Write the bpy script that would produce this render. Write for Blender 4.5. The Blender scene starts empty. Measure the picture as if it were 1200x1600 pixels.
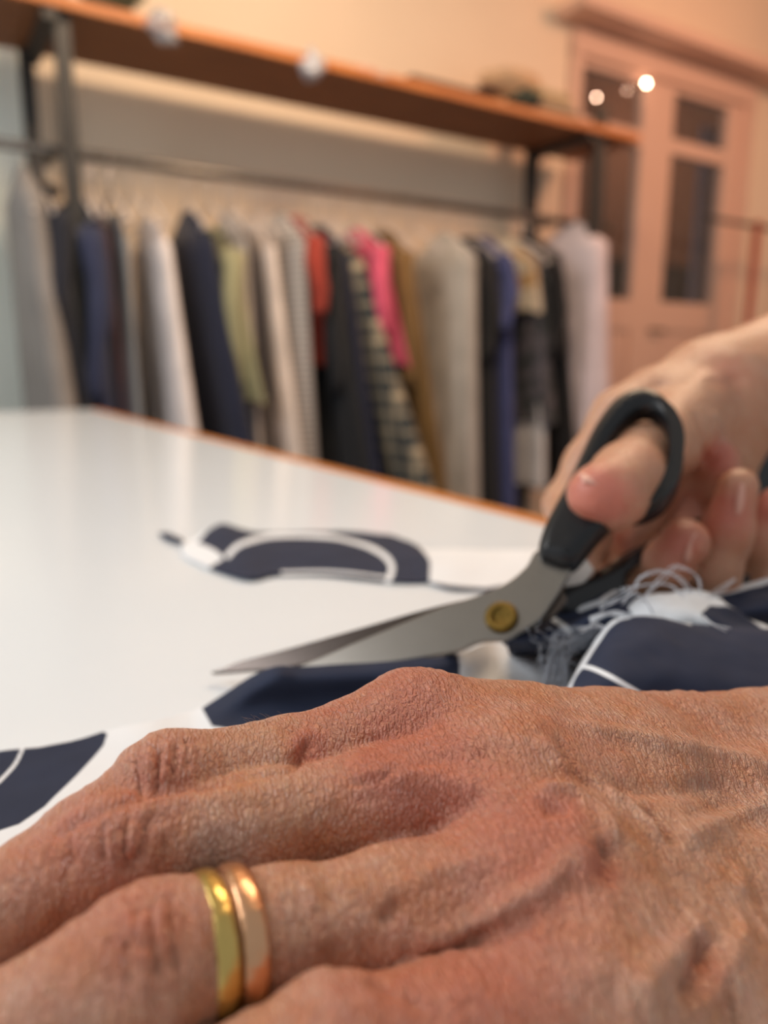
import bpy, bmesh, math, random
import numpy as np
from mathutils import Vector, Matrix

random.seed(7)
SC = bpy.context.scene
COL = SC.collection
PI = math.pi

# ------------------------------------------------------------------ camera
CAM_H = 0.105                    # camera height above the table top (world z = 0)
FPX = 1155.0                     # focal length in pixels of the 1200x1600 frame
PITCH = math.radians(11.3)
YAW = math.radians(-32)
cam = bpy.data.cameras.new('camera')
cam_ob = bpy.data.objects.new('camera', cam)
COL.objects.link(cam_ob)
cam_ob.location = (0, 0, CAM_H)
cam_ob.rotation_euler = (PI/2 - PITCH, 0, YAW)
cam.sensor_fit = 'VERTICAL'
cam.sensor_height = 36.0
cam.sensor_width = 27.0
cam.lens = 36.0 * FPX / 1600.0
cam.clip_start = 0.005
cam.clip_end = 50
cam.dof.use_dof = True
cam.dof.focus_distance = 0.138
cam.dof.aperture_fstop = 8.4
SC.camera = cam_ob

# ------------------------------------------------------------------ world, lights, exposure
SC.view_settings.view_transform = 'Standard'
SC.view_settings.look = 'None'
SC.view_settings.gamma = 1.0
SC.view_settings.use_curve_mapping = False
SC.view_settings.exposure = 0.0
w = bpy.data.worlds.new('daylight')
SC.world = w
w.use_nodes = True
w.node_tree.nodes['Background'].inputs['Color'].default_value = (0.96, 0.98, 1.0, 1)
w.node_tree.nodes['Background'].inputs['Strength'].default_value = 0.41


def area_light(name, loc, target, size, energy, color):
    l = bpy.data.lights.new(name, 'AREA')
    l.shape = 'RECTANGLE'
    l.size, l.size_y = size
    l.energy = energy
    l.color = color
    o = bpy.data.objects.new(name, l)
    COL.objects.link(o)
    o.location = loc
    o.rotation_euler = (Vector(target) - Vector(loc)).to_track_quat('-Z', 'Y').to_euler()
    return o


area_light('window_daylight', (-1.3, 1.0, 1.25), (0.3, 0.4, 0), (1.2, 1.0), 27, (0.97, 0.98, 1.0))
area_light('ceiling_lamp_light', (1.0, 1.3, 1.95), (0.9, 2.3, 0.4), (0.45, 0.45), 31, (1.0, 0.74, 0.50))
area_light('ceiling_lamp_light', (3.6, 0.9, 2.0), (3.6, 2.6, 0.6), (0.45, 0.45), 29, (1.0, 0.48, 0.27))
area_light('work_lamp_light', (0.95, 0.55, 1.0), (0.12, 0.12, 0.0), (0.25, 0.25), 4.5, (1.0, 0.74, 0.50))
area_light('far_room_fill_light', (5.0, 3.5, 2.1), (5.3, 4.4, 1.2), (0.3, 0.3), 9, (1.0, 0.70, 0.5))  # added unseen fill, brightens the room behind the panes

try:
    SC.cycles.use_denoising = True
    SC.cycles.max_bounces = 6
    SC.cycles.transparent_max_bounces = 8
    SC.cycles.caustics_reflective = False
    SC.cycles.caustics_refractive = False
    SC.cycles.sample_clamp_indirect = 4.0
except Exception:
    pass

# ------------------------------------------------------------------ measuring helpers
_a = PI/2 - PITCH
_Rx = np.array([[1, 0, 0], [0, math.cos(_a), -math.sin(_a)], [0, math.sin(_a), math.cos(_a)]])
_Rz = np.array([[math.cos(YAW), -math.sin(YAW), 0], [math.sin(YAW), math.cos(YAW), 0], [0, 0, 1]])
RC = _Rz @ _Rx
O3 = np.array([0, 0, CAM_H])


def ray(u, v):
    return RC @ np.array([(u-600)/FPX, -(v-800)/FPX, -1.0])


def C(u, v, d):
    return O3 + ray(u, v)*d


def Pz(u, v, z):
    r = ray(u, v)
    return O3 + r*(z-CAM_H)/r[2]


def Py(u, v, y):
    r = ray(u, v)
    return O3 + r*y/r[1]


def proj(P):
    q = (np.asarray(P) - O3) @ RC
    return np.stack([600 + FPX*q[..., 0]/-q[..., 2], 800 - FPX*q[..., 1]/-q[..., 2]], -1)


# ------------------------------------------------------------------ object helpers
def tag(o, label=None, cat=None, group=None, kind=None):
    if label: o['label'] = label
    if cat: o['category'] = cat
    if group: o['group'] = group
    if kind: o['kind'] = kind
    return o


def empty(name, loc, label=None, cat=None, group=None):
    o = bpy.data.objects.new(name, None)
    COL.objects.link(o)
    o.location = loc
    o.empty_display_size = 0.02
    return tag(o, label, cat, group)


def link_mesh(name, me, mat, parent=None, smooth=True):
    o = bpy.data.objects.new(name, me)
    COL.objects.link(o)
    if mat is not None:
        me.materials.clear()
        me.materials.append(mat)
    if smooth:
        me.polygons.foreach_set('use_smooth', [True]*len(me.polygons))
    if parent is not None:
        o.parent = parent
        o.matrix_parent_inverse = Matrix.Translation(-Vector(parent.location)) if parent.parent is None else Matrix.Identity(4)
    return o


def obj(name, bm, mat, parent=None, smooth=True):
    me = bpy.data.meshes.new(name)
    bmesh.ops.recalc_face_normals(bm, faces=bm.faces)
    bm.to_mesh(me)
    bm.free()
    return link_mesh(name, me, mat, parent, smooth)


def mesh_np(name, V, Fc, mat, parent=None, smooth=True):
    me = bpy.data.meshes.new(name)
    V = np.asarray(V, dtype=np.float32)
    Fc = np.asarray(Fc, dtype=np.int32)
    n, k = Fc.shape
    me.vertices.add(len(V))
    me.vertices.foreach_set('co', V.ravel())
    me.loops.add(n*k)
    me.loops.foreach_set('vertex_index', Fc.ravel())
    me.polygons.add(n)
    me.polygons.foreach_set('loop_start', np.arange(0, n*k, k, dtype=np.int32))
    me.update(calc_edges=True)
    me.validate()
    return link_mesh(name, me, mat, parent, smooth)


def box(bm, x0, x1, y0, y1, z0, z1, bev=0.0):
    vs = [bm.verts.new(p) for p in ((x0, y0, z0), (x1, y0, z0), (x1, y1, z0), (x0, y1, z0), (x0, y0, z1), (x1, y0, z1), (x1, y1, z1), (x0, y1, z1))]
    fs = [bm.faces.new([vs[i] for i in f]) for f in ((3, 2, 1, 0), (4, 5, 6, 7), (0, 1, 5, 4), (1, 2, 6, 5), (2, 3, 7, 6), (3, 0, 4, 7))]
    if bev > 0:
        es = list({e for f in fs for e in f.edges})
        bmesh.ops.bevel(bm, geom=es, offset=bev, segments=2, affect='EDGES')


def boxo(name, x0, x1, y0, y1, z0, z1, mat, parent=None, bev=0.0):
    bm = bmesh.new()
    box(bm, x0, x1, y0, y1, z0, z1, bev)
    return obj(name, bm, mat, parent, smooth=False)


def tube(bm, pts, rad, n=8, closed=False):
    pts = [Vector(p) for p in pts]
    m = len(pts)
    rads = rad if hasattr(rad, '__len__') else [rad]*m
    rings = []
    up = None
    for i, p in enumerate(pts):
        if closed:
            t = pts[(i+1) % m] - pts[i-1]
        else:
            t = pts[min(i+1, m-1)] - pts[max(i-1, 0)]
        if t.length < 1e-9: t = Vector((0, 0, 1))
        t.normalize()
        if up is None:
            up = Vector((0, 0, 1)) if abs(t.z) < 0.9 else Vector((1, 0, 0))
        a = up - t*up.dot(t)
        if a.length < 1e-6: a = t.orthogonal()
        a.normalize()
        b = t.cross(a)
        up = a
        rings.append([bm.verts.new(p + (a*math.cos(2*PI*k/n) + b*math.sin(2*PI*k/n))*rads[i]) for k in range(n)])
    for i in range(m if closed else m-1):
        r0, r1 = rings[i], rings[(i+1) % m]
        for k in range(n):
            bm.faces.new([r0[k], r0[(k+1) % n], r1[(k+1) % n], r1[k]])
    if not closed:
        bm.faces.new(rings[0][::-1])
        bm.faces.new(rings[-1])


def catmull(pts, n=8, closed=False):
    P = [np.array(p, float) for p in pts]
    m = len(P)
    out = []
    for i in range(m if closed else m-1):
        if closed:
            p0, p1, p2, p3 = P[i-1], P[i], P[(i+1) % m], P[(i+2) % m]
        else:
            p0, p1, p2, p3 = P[max(i-1, 0)], P[i], P[i+1], P[min(i+2, m-1)]
        for k in range(n):
            t = k/n
            out.append(0.5*((2*p1) + (-p0+p2)*t + (2*p0-5*p1+4*p2-p3)*t*t + (-p0+3*p1-3*p2+p3)*t**3))
    if not closed:
        out.append(P[-1])
    return out


# ------------------------------------------------------------------ numpy noise
def _hash(i, j, k, s):
    h = (i*374761393 + j*668265263 + k*2147483647 + s*1274126177) & 0xffffffff
    h = ((h ^ (h >> 13)) * 1274126177) & 0xffffffff
    return ((h ^ (h >> 16)) & 0xffff) / 32767.5 - 1.0


def vnoise(P, seed=0):
    P = np.asarray(P, float)
    I = np.floor(P).astype(np.int64)
    f = P - I
    f = f*f*(3-2*f)
    r = 0
    for dx in (0, 1):
        for dy in (0, 1):
            for dz in (0, 1):
                wt = (f[:, 0] if dx else 1-f[:, 0])*(f[:, 1] if dy else 1-f[:, 1])*(f[:, 2] if dz else 1-f[:, 2])
                r = r + wt*_hash(I[:, 0]+dx, I[:, 1]+dy, I[:, 2]+dz, seed)
    return r


def fbm(P, seed=0, octs=3):
    r, a = 0, 1.0
    P = np.asarray(P, float)
    for o in range(octs):
        r = r + a*vnoise(P*(2**o) + 17.3*o, seed+o)
        a *= 0.5
    return r


# ------------------------------------------------------------------ materials
def new_mat(name):
    m = bpy.data.materials.new(name)
    m.use_nodes = True
    nt = m.node_tree
    return m, nt, nt.nodes['Principled BSDF']


def N(nt, typ, **kw):
    n = nt.nodes.new(typ)
    for k, v in kw.items():
        if k.startswith('i_'):
            n.inputs[k[2:].replace('_', ' ')].default_value = v
        else:
            setattr(n, k, v)
    return n


def srgb(r, g, b):
    f = lambda c: (c/255/12.92) if c/255 <= 0.04045 else ((c/255+0.055)/1.055)**2.4
    return (f(r), f(g), f(b), 1)


def plain(name, col, rough=0.6, metal=0.0, noise=0.12, scale=30, bump=0.0, bscale=200, **kw):
    m, nt, p = new_mat(name)
    tc = N(nt, 'ShaderNodeTexCoord')
    nz = N(nt, 'ShaderNodeTexNoise')
    nz.inputs['Scale'].default_value = scale
    nz.inputs['Detail'].default_value = 4
    nt.links.new(tc.outputs['Object'], nz.inputs['Vector'])
    mr = N(nt, 'ShaderNodeMapRange')
    mr.inputs['To Min'].default_value = 1-noise
    mr.inputs['To Max'].default_value = 1+noise
    nt.links.new(nz.outputs['Fac'], mr.inputs['Value'])
    mx = N(nt, 'ShaderNodeVectorMath', operation='SCALE')
    mx.inputs[0].default_value = col[:3]
    nt.links.new(mr.outputs[0], mx.inputs['Scale'])
    nt.links.new(mx.outputs[0], p.inputs['Base Color'])
    p.inputs['Roughness'].default_value = rough
    p.inputs['Metallic'].default_value = metal
    if bump > 0:
        n2 = N(nt, 'ShaderNodeTexNoise')
        n2.inputs['Scale'].default_value = bscale
        nt.links.new(tc.outputs['Object'], n2.inputs['Vector'])
        b = N(nt, 'ShaderNodeBump')
        b.inputs['Strength'].default_value = bump
        b.inputs['Distance'].default_value = 0.002
        nt.links.new(n2.outputs['Fac'], b.inputs['Height'])
        nt.links.new(b.outputs[0], p.inputs['Normal'])
    for k, v in kw.items():
        p.inputs[k.replace('_', ' ')].default_value = v
    return m


def wood(name, c1, c2, rough=0.45, axis='X'):
    m, nt, p = new_mat(name)
    tc = N(nt, 'ShaderNodeTexCoord')
    mp = N(nt, 'ShaderNodeMapping')
    mp.inputs['Scale'].default_value = (1.5, 14, 14) if axis == 'X' else (14, 1.5, 14)
    nz = N(nt, 'ShaderNodeTexNoise')
    nz.inputs['Scale'].default_value = 3
    nz.inputs['Detail'].default_value = 6
    cr = N(nt, 'ShaderNodeValToRGB')
    cr.color_ramp.elements[0].position = 0.35
    cr.color_ramp.elements[0].color = c1
    cr.color_ramp.elements[1].position = 0.65
    cr.color_ramp.elements[1].color = c2
    nt.links.new(tc.outputs['Object'], mp.inputs['Vector'])
    nt.links.new(mp.outputs[0], nz.inputs['Vector'])
    nt.links.new(nz.outputs['Fac'], cr.inputs['Fac'])
    nt.links.new(cr.outputs[0], p.inputs['Base Color'])
    p.inputs['Roughness'].default_value = rough
    return m


M_wall = plain('wall_paint', srgb(238, 218, 192), 0.85, noise=0.03, scale=4)
M_white = plain('white_paint', srgb(232, 222, 208), 0.5, noise=0.03, scale=6)
M_ceil = plain('ceiling_paint', srgb(235, 228, 218), 0.9, noise=0.02, scale=4)
M_floor = wood('dark_floor', srgb(60, 42, 30), srgb(85, 60, 42), 0.5)
M_table = plain('white_laminate', srgb(232, 240, 246), 0.16, noise=0.012, scale=9)
M_edge = wood('table_edging', srgb(176, 105, 42), srgb(205, 130, 58), 0.5, 'Y')
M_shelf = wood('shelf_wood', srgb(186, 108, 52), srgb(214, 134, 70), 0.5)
M_steel = plain('dark_steel', srgb(70, 68, 66), 0.5, 0.6)
M_rod = plain('steel_tube', srgb(120, 112, 104), 0.35, 0.8)
M_dark = plain('dark_interior', srgb(70, 48, 38), 0.7)

# ------------------------------------------------------------------ setting
WY = 2.95
boxo('floor', -2.2, 6.2, -1.5, WY+0.1, -0.95, -0.9, M_floor)['kind'] = 'structure'
bm = bmesh.new()                  # back wall with the opening of the glazed door
box(bm, -2.2, 2.96, WY, WY+0.1, -0.9, 2.35)
box(bm, 2.96, 4.42, WY, WY+0.1, 1.70, 2.35)
box(bm, 4.42, 6.2, WY, WY+0.1, -0.9, 2.35)
obj('wall_back', bm, M_wall, smooth=False)['kind'] = 'structure'
boxo('ceiling', -2.2, 6.2, -0.2, WY+0.1, 2.35, 2.40, M_ceil)['kind'] = 'structure'
boxo('wall_right', 6.2, 6.3, -1.5, WY+0.1, -0.9, 2.35, M_wall)['kind'] = 'structure'
boxo('baseboard_back', -2.2, 2.96, WY-0.015, WY, -0.9, -0.8, M_white)['kind'] = 'structure'
# pale panel over the far left of the wall
o = boxo('pale_panel_1', -1.4, 0.40, WY-0.02, WY, -0.8, 2.30, plain('panel_white', srgb(240, 246, 236), .5, noise=.02), bev=0.004)
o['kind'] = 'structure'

# glazed double door
M_glass, nt, p = new_mat('window_glass')
nt.nodes.remove(p)
gl = N(nt, 'ShaderNodeBsdfGlossy'); gl.inputs['Roughness'].default_value = 0.03
tr = N(nt, 'ShaderNodeBsdfTransparent'); tr.inputs['Color'].default_value = (0.86, 0.86, 0.86, 1)
mxs = N(nt, 'ShaderNodeMixShader'); mxs.inputs[0].default_value = 0.07
nt.links.new(tr.outputs[0], mxs.inputs[1]); nt.links.new(gl.outputs[0], mxs.inputs[2])
nt.links.new(mxs.outputs[0], nt.nodes['Material Output'].inputs['Surface'])

M_frame = plain('door_frame_paint', srgb(220, 186, 166), 0.5, noise=0.03)
dr = empty('door_1', (3.6, WY, -0.9)); dr['kind'] = 'structure'


def part(name, mat, parent, *b, bev=0.0, label=None):
    o = boxo(name, *b, mat, parent, bev)
    if label: o['label'] = label
    return o


part('door_casing', M_frame, dr, 2.93, 3.00, WY-0.035, WY+0.03, -0.9, 1.64, bev=.003)
part('door_casing', M_frame, dr, 4.37, 4.46, WY-0.035, WY+0.03, -0.9, 1.64, bev=.003)
part('door_casing', M_frame, dr, 2.93, 4.46, WY-0.04, WY+0.03, 1.62, 1.73, bev=.003)
part('cornice', M_frame, dr, 2.82, 5.4, WY-0.20, WY+0.0, 1.745, 1.80, bev=.004)
for (x0, x1) in ((3.0, 3.62), (3.62, 4.37)):
    px0 = 3.02 if x0 == 3.0 else 3.745
    px1 = 3.49 if x0 == 3.0 else 4.235
    part('stile', M_frame, dr, x0, px0, WY-0.01, WY+0.04, -0.9, 1.62)
    part('stile', M_frame, dr, px1, x1, WY-0.01, WY+0.04, -0.9, 1.62)
    for (z0, z1) in ((1.585, 1.62), (1.27, 1.35), (0.30, 0.465), (-0.9, -0.6)):
        part('rail', M_frame, dr, px0, px1, WY-0.01, WY+0.04, z0, z1)
    part('pane', M_glass, dr, px0, px1, WY+0.01, WY+0.016, 1.35, 1.585)
    part('pane', M_glass, dr, px0, px1, WY+0.01, WY+0.016, 0.465, 1.27)
    part('door_panel', M_frame, dr, px0, px1, WY+0.005, WY+0.03, -0.6, 0.30)
bm = bmesh.new()
tube(bm, [(3.66, WY-0.01, 0.30), (3.66, WY-0.05, 0.30), (3.75, WY-0.055, 0.295)], 0.009, 8)
obj('door_handle', bm, M_steel, dr)
# dim room behind the door
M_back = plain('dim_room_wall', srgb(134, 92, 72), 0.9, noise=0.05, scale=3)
bm = bmesh.new()
box(bm, 2.6, 8.6, 4.4, 4.45, -0.9, 2.9)
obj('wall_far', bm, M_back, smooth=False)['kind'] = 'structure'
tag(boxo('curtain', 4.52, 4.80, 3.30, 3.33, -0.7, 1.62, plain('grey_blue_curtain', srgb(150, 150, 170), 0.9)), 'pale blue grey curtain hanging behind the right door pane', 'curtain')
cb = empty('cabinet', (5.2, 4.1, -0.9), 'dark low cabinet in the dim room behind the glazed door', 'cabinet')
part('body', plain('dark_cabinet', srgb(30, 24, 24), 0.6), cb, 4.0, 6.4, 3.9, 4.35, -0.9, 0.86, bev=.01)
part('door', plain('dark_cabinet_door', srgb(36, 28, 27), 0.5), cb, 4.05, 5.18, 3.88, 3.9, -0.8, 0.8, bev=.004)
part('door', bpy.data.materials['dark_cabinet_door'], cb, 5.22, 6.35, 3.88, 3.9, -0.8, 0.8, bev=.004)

# ------------------------------------------------------------------ cutting table
tb = empty('cutting_table', (-0.6, 0.6, -0.9), 'large white laminate cutting table with orange brown wooden edging', 'table')
TX, TY = 0.345, 1.88
part('tabletop', M_table, tb, -1.6, TX, -0.9, TY, -0.03, 0.0)
part('edging', M_edge, tb, TX, TX+0.022, -0.9, TY+0.01, -0.032, -0.0005, bev=.0015)
part('edging', M_edge, tb, -1.6, TX, TY, TY+0.010, -0.032, -0.0005, bev=.0015)
for (x, y) in ((-1.5, -0.8), (TX-.1, -0.8), (-1.5, TY-.1), (TX-.1, TY-.1)):
    part('leg', M_edge, tb, x-.03, x+.03, y-.03, y+.03, -0.9, -0.032, bev=.003)

# ------------------------------------------------------------------ clothes rack
rk = empty('clothes_rack', (1.5, 2.65, -0.9), 'long clothes rack of dark steel posts with an orange wooden shelf', 'clothes rack')
for x, y in ((0.463, 2.50), (2.69, 2.50), (0.41, 2.83), (2.60, 2.83)):
    hw = .033 if x > 1 else .022
    part('post', M_steel, rk, x-hw, x+hw, y-.018, y+.018, -0.9, 1.42 if x < 1 else 1.22, bev=.002)
part('shelf_board', wood('shelf_wood_shaded', srgb(128, 78, 44), srgb(150, 94, 54), .6), rk, -0.6, 2.90, 2.462, 2.85, 1.095, 1.122)  # wood darkened to hold the shade of the underside
part('front_edging', M_shelf, rk, -0.6, 2.90, 2.448, 2.462, 1.092, 1.123, bev=.002, label='front edging of the shelf, lamp light put into its brighter orange')  # edging left brighter than the board for the lamp light on it
for x in (0.43, 2.61):
    part('bracket', M_steel, rk, x-.02, x+.02, 2.46, 2.85, 1.06, 1.095)
bm = bmesh.new()
tube(bm, [(-0.6, 2.64, .755), (2.96, 2.64, .755)], 0.016, 12)
obj('rail', bm, M_rod, rk)
part('rail_support', M_steel, rk, .43, .45, 2.62, 2.83, .745, .765)
part('rail_support', M_steel, rk, 2.60, 2.62, 2.62, 2.83, .745, .765)

# second rack, red-brown, at the right
r2 = empty('garment_rail', (4.1, 2.6, -0.9), 'red brown metal garment rail standing beside the glazed door', 'clothes rail')
M_red = plain('red_brown_metal', srgb(150, 58, 40), 0.45)
bm = bmesh.new(); tube(bm, [(4.15, 2.64, -0.9), (4.15, 2.64, 0.9)], 0.022, 10); obj('post', bm, M_red, r2)
bm = bmesh.new(); tube(bm, [(4.85, 2.64, -0.9), (4.85, 2.64, 0.9)], 0.022, 10); obj('post', bm, M_red, r2)
bm = bmesh.new(); tube(bm, [(3.7, 2.64, 0.875), (4.87, 2.64, 0.875)], 0.012, 10); obj('rail', bm, M_steel, r2)
bm = bmesh.new(); tube(bm, [(4.15, 2.4, -0.88), (4.15, 2.88, -0.88)], 0.015, 8); obj('foot', bm, M_red, r2)

# added glowing spheres in place of lamp reflections on the door glass
M_glint, nt, p = new_mat('warm_glint')
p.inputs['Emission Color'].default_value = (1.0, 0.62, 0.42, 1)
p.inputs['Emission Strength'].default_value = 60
for (u, v, y, s, lab) in ((1010, 130, 2.90, 0.0085, 'bright round glow added as a lamp reflection at the door frame, right one of two'),
                          (932, 152, 2.45, 0.0050, 'dimmer round glow added as a lamp reflection at the top of the right rack post')):
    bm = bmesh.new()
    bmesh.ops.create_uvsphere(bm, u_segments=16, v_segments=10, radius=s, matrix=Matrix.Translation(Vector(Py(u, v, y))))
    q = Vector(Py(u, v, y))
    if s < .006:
        M_glint = M_glint.copy(); M_glint.node_tree.nodes['Principled BSDF'].inputs['Emission Strength'].default_value = 34
    e = empty('glint_spot', q, lab, 'light bulb')
    obj('glint_sphere', bm, M_glint, e)
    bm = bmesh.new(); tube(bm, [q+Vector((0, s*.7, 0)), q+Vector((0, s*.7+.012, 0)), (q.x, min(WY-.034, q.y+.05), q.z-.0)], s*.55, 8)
    obj('glint_stem', bm, M_steel, e)


# ------------------------------------------------------------------ garments
def cloth_mat(name, col, kind='plain', c2=None, scale=14.0):
    m, nt, p = new_mat(name)
    tc = N(nt, 'ShaderNodeTexCoord')
    p.inputs['Roughness'].default_value = 0.9
    if 'Sheen Weight' in p.inputs: p.inputs['Sheen Weight'].default_value = 0.15
    if kind == 'plain':
        nz = N(nt, 'ShaderNodeTexNoise'); nz.inputs['Scale'].default_value = 9
        a, b = col, tuple(min(1, c*1.25) for c in col[:3]) + (1,)
        cr = N(nt, 'ShaderNodeValToRGB')
        cr.color_ramp.elements[0].position = .3; cr.color_ramp.elements[1].position = .7
        cr.color_ramp.elements[0].color = a; cr.color_ramp.elements[1].color = b
        nt.links.new(tc.outputs['Object'], nz.inputs['Vector'])
        nt.links.new(nz.outputs['Fac'], cr.inputs['Fac'])
        nt.links.new(cr.outputs[0], p.inputs['Base Color'])
        return m
    sep = N(nt, 'ShaderNodeSeparateXYZ')
    nt.links.new(tc.outputs['Object'], sep.inputs[0])

    def wave(sock, sc, th):
        mul = N(nt, 'ShaderNodeMath', operation='MULTIPLY'); mul.inputs[1].default_value = sc
        nt.links.new(sock, mul.inputs[0])
        fr = N(nt, 'ShaderNodeMath', operation='FRACT'); nt.links.new(mul.outputs[0], fr.inputs[0])
        gt = N(nt, 'ShaderNodeMath', operation='GREATER_THAN'); gt.inputs[1].default_value = th
        nt.links.new(fr.outputs[0], gt.inputs[0])
        return gt.outputs[0]
    mix = N(nt, 'ShaderNodeMix', data_type='RGBA')
    mix.inputs['A'].default_value = col
    mix.inputs['B'].default_value = c2
    if kind == 'stripe':
        nt.links.new(wave(sep.outputs['Z'], scale, .5), mix.inputs['Factor'])
    elif kind == 'plaid':
        ad = N(nt, 'ShaderNodeMath', operation='ADD')
        nt.links.new(wave(sep.outputs['Z'], scale, .68), ad.inputs[0])
        nt.links.new(wave(sep.outputs['Y'], scale, .68), ad.inputs[1])
        hf = N(nt, 'ShaderNodeMath', operation='MULTIPLY'); hf.inputs[1].default_value = .5
        nt.links.new(ad.outputs[0], hf.inputs[0])
        nt.links.new(hf.outputs[0], mix.inputs['Factor'])
    else:
        vz = N(nt, 'ShaderNodeTexNoise'); vz.inputs['Scale'].default_value = scale
        nt.links.new(tc.outputs['Object'], vz.inputs['Vector'])
        gt = N(nt, 'ShaderNodeMath', operation='GREATER_THAN'); gt.inputs[1].default_value = .52
        nt.links.new(vz.outputs['Fac'], gt.inputs[0]); nt.links.new(gt.outputs[0], mix.inputs['Factor'])
    nt.links.new(mix.outputs['Result'], p.inputs['Base Color'])
    return m


def loft(rings, closed_ring=True):
    R = np.array(rings)
    m, n = R.shape[:2]
    V = R.reshape(-1, 3)
    i, j = np.meshgrid(np.arange(m-1), np.arange(n if closed_ring else n-1), indexing='ij')
    j2 = (j+1) % n
    Fc = np.stack([i*n+j, i*n+j2, (i+1)*n+j2, (i+1)*n+j], -1).reshape(-1, 4)
    return V, Fc


def garment(kind, label, cat, mat, x, xb, ws, wh, hem, th=.035, sleeve=None, slen=.5, seed=0, dy=0.0, zn=.655, folds=4, sh=.11, extra=None):
    """x: place along the rail, xb: hem shift along the rail, ws/wh: half widths at shoulder and hem"""
    rng = random.Random(seed)
    y0 = 2.64+dy
    e = empty(kind, (x, y0, hem), label, cat, 'garments hanging on the long rail')
    nseg, nr = 48, 26
    ph = rng.random()*6
    rings = []
    for r in range(nr+1):
        t = r/nr
        if r <= 6:
            s = r/6
            z = zn - sh*s
            wd = .045 + (ws-.045)*s**.9
            tk = .012 + (th-.012)*s
            f = 0
        else:
            s = (r-6)/(nr-6)
            z = zn-sh - (zn-sh-hem)*s
            wd = ws + (wh-ws)*s**1.1
            tk = th*(1+.35*s)
            f = s
        cx = x + xb*max(0, f)
        ring = []
        for k in range(nseg):
            a = 2*PI*k/nseg
            ca, sa = math.cos(a), math.sin(a)
            fold = 1 + .38*f*math.sin(folds*2*ca*2.2+ph) + .15*f*math.sin(folds*5*ca+ph*2)
            wob = .010*f*math.sin(7*ca+ph)
            wdd = min(wd, .27) if ca > 0 else wd
            ring.append((cx + tk*fold*np.sign(sa)*abs(sa)**.75 + wob, y0 + wdd*np.sign(ca)*abs(ca)**.9, z + .008*f*math.sin(5*a+ph)))
        rings.append(ring)
    V, Fc = loft(rings)
    mesh_np('body', V, Fc, mat, e)
    if sleeve:
        for sgn in (-1, 1):
            bm = bmesh.new()
            pts, rad = [], []
            for k in range(11):
                t = k/10
                pts.append((x - .02*t + .01*math.sin(6*t+ph), y0 + sgn*(ws-.035+.055*math.sin(min(1, t*1.6)*PI/2)), zn-sh+.01 - slen*t))
                rad.append(.040*(1-.35*t)*(1+.07*math.sin(17*t+ph)))
            tube(bm, pts, rad, 14)
            obj('sleeve', bm, sleeve, e)
    if extra == 'collar':
        bm = bmesh.new()
        tube(bm, [(x+.04*math.cos(a), y0+.06*math.sin(a), zn-.012) for a in np.linspace(0, 2*PI, 16)[:-1]], .014, 8, closed=True)
        obj('collar', bm, mat, e)
    return e


hook_me = frame_me = None
M_hang = plain('white_plastic_hanger', srgb(225, 215, 208), 0.35)
M_wire = plain('hanger_wire', srgb(190, 185, 180), 0.3, 0.9)
hanger0 = None


def make_hanger():
    e = empty('clothes_hanger', (0, 0, 0))
    bm = bmesh.new()
    pts = [(0, 0, -.115), (0, 0, -.06), (0, .002, -.035)]
    for a in np.linspace(-.15*PI, 1.15*PI, 12):
        pts.append((0, -.0*PI+.019*math.cos(a), .0+.019*math.sin(a)))
    tube(bm, pts, .0020, 8)
    obj('hook', bm, M_wire, e)
    bm = bmesh.new()
    tube(bm, catmull([(0, 0, -.11), (0, .05, -.125), (0, .19, -.205), (0, .19, -.218), (0, 0, -.214), (0, -.19, -.218), (0, -.19, -.205), (0, -.05, -.125)], 5, True), .0048, 8, closed=True)
    obj('frame', bm, M_hang, e)
    return e


def put_hanger(x, label, dy=0, rz=0):
    global hanger0
    if hanger0 is None:
        hanger0 = make_hanger(); h = hanger0
    else:
        h = hanger0.copy(); COL.objects.link(h)
        for ch in hanger0.children:
            c = ch.copy(); COL.objects.link(c); c.parent = h
            c.matrix_parent_inverse = Matrix.Identity(4)
    h.location = (x, 2.64+dy, .755)
    h.rotation_euler = (0, 0, rz)
    tag(h, label, 'hanger', 'hangers hooked over the long rail')
    return h


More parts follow.
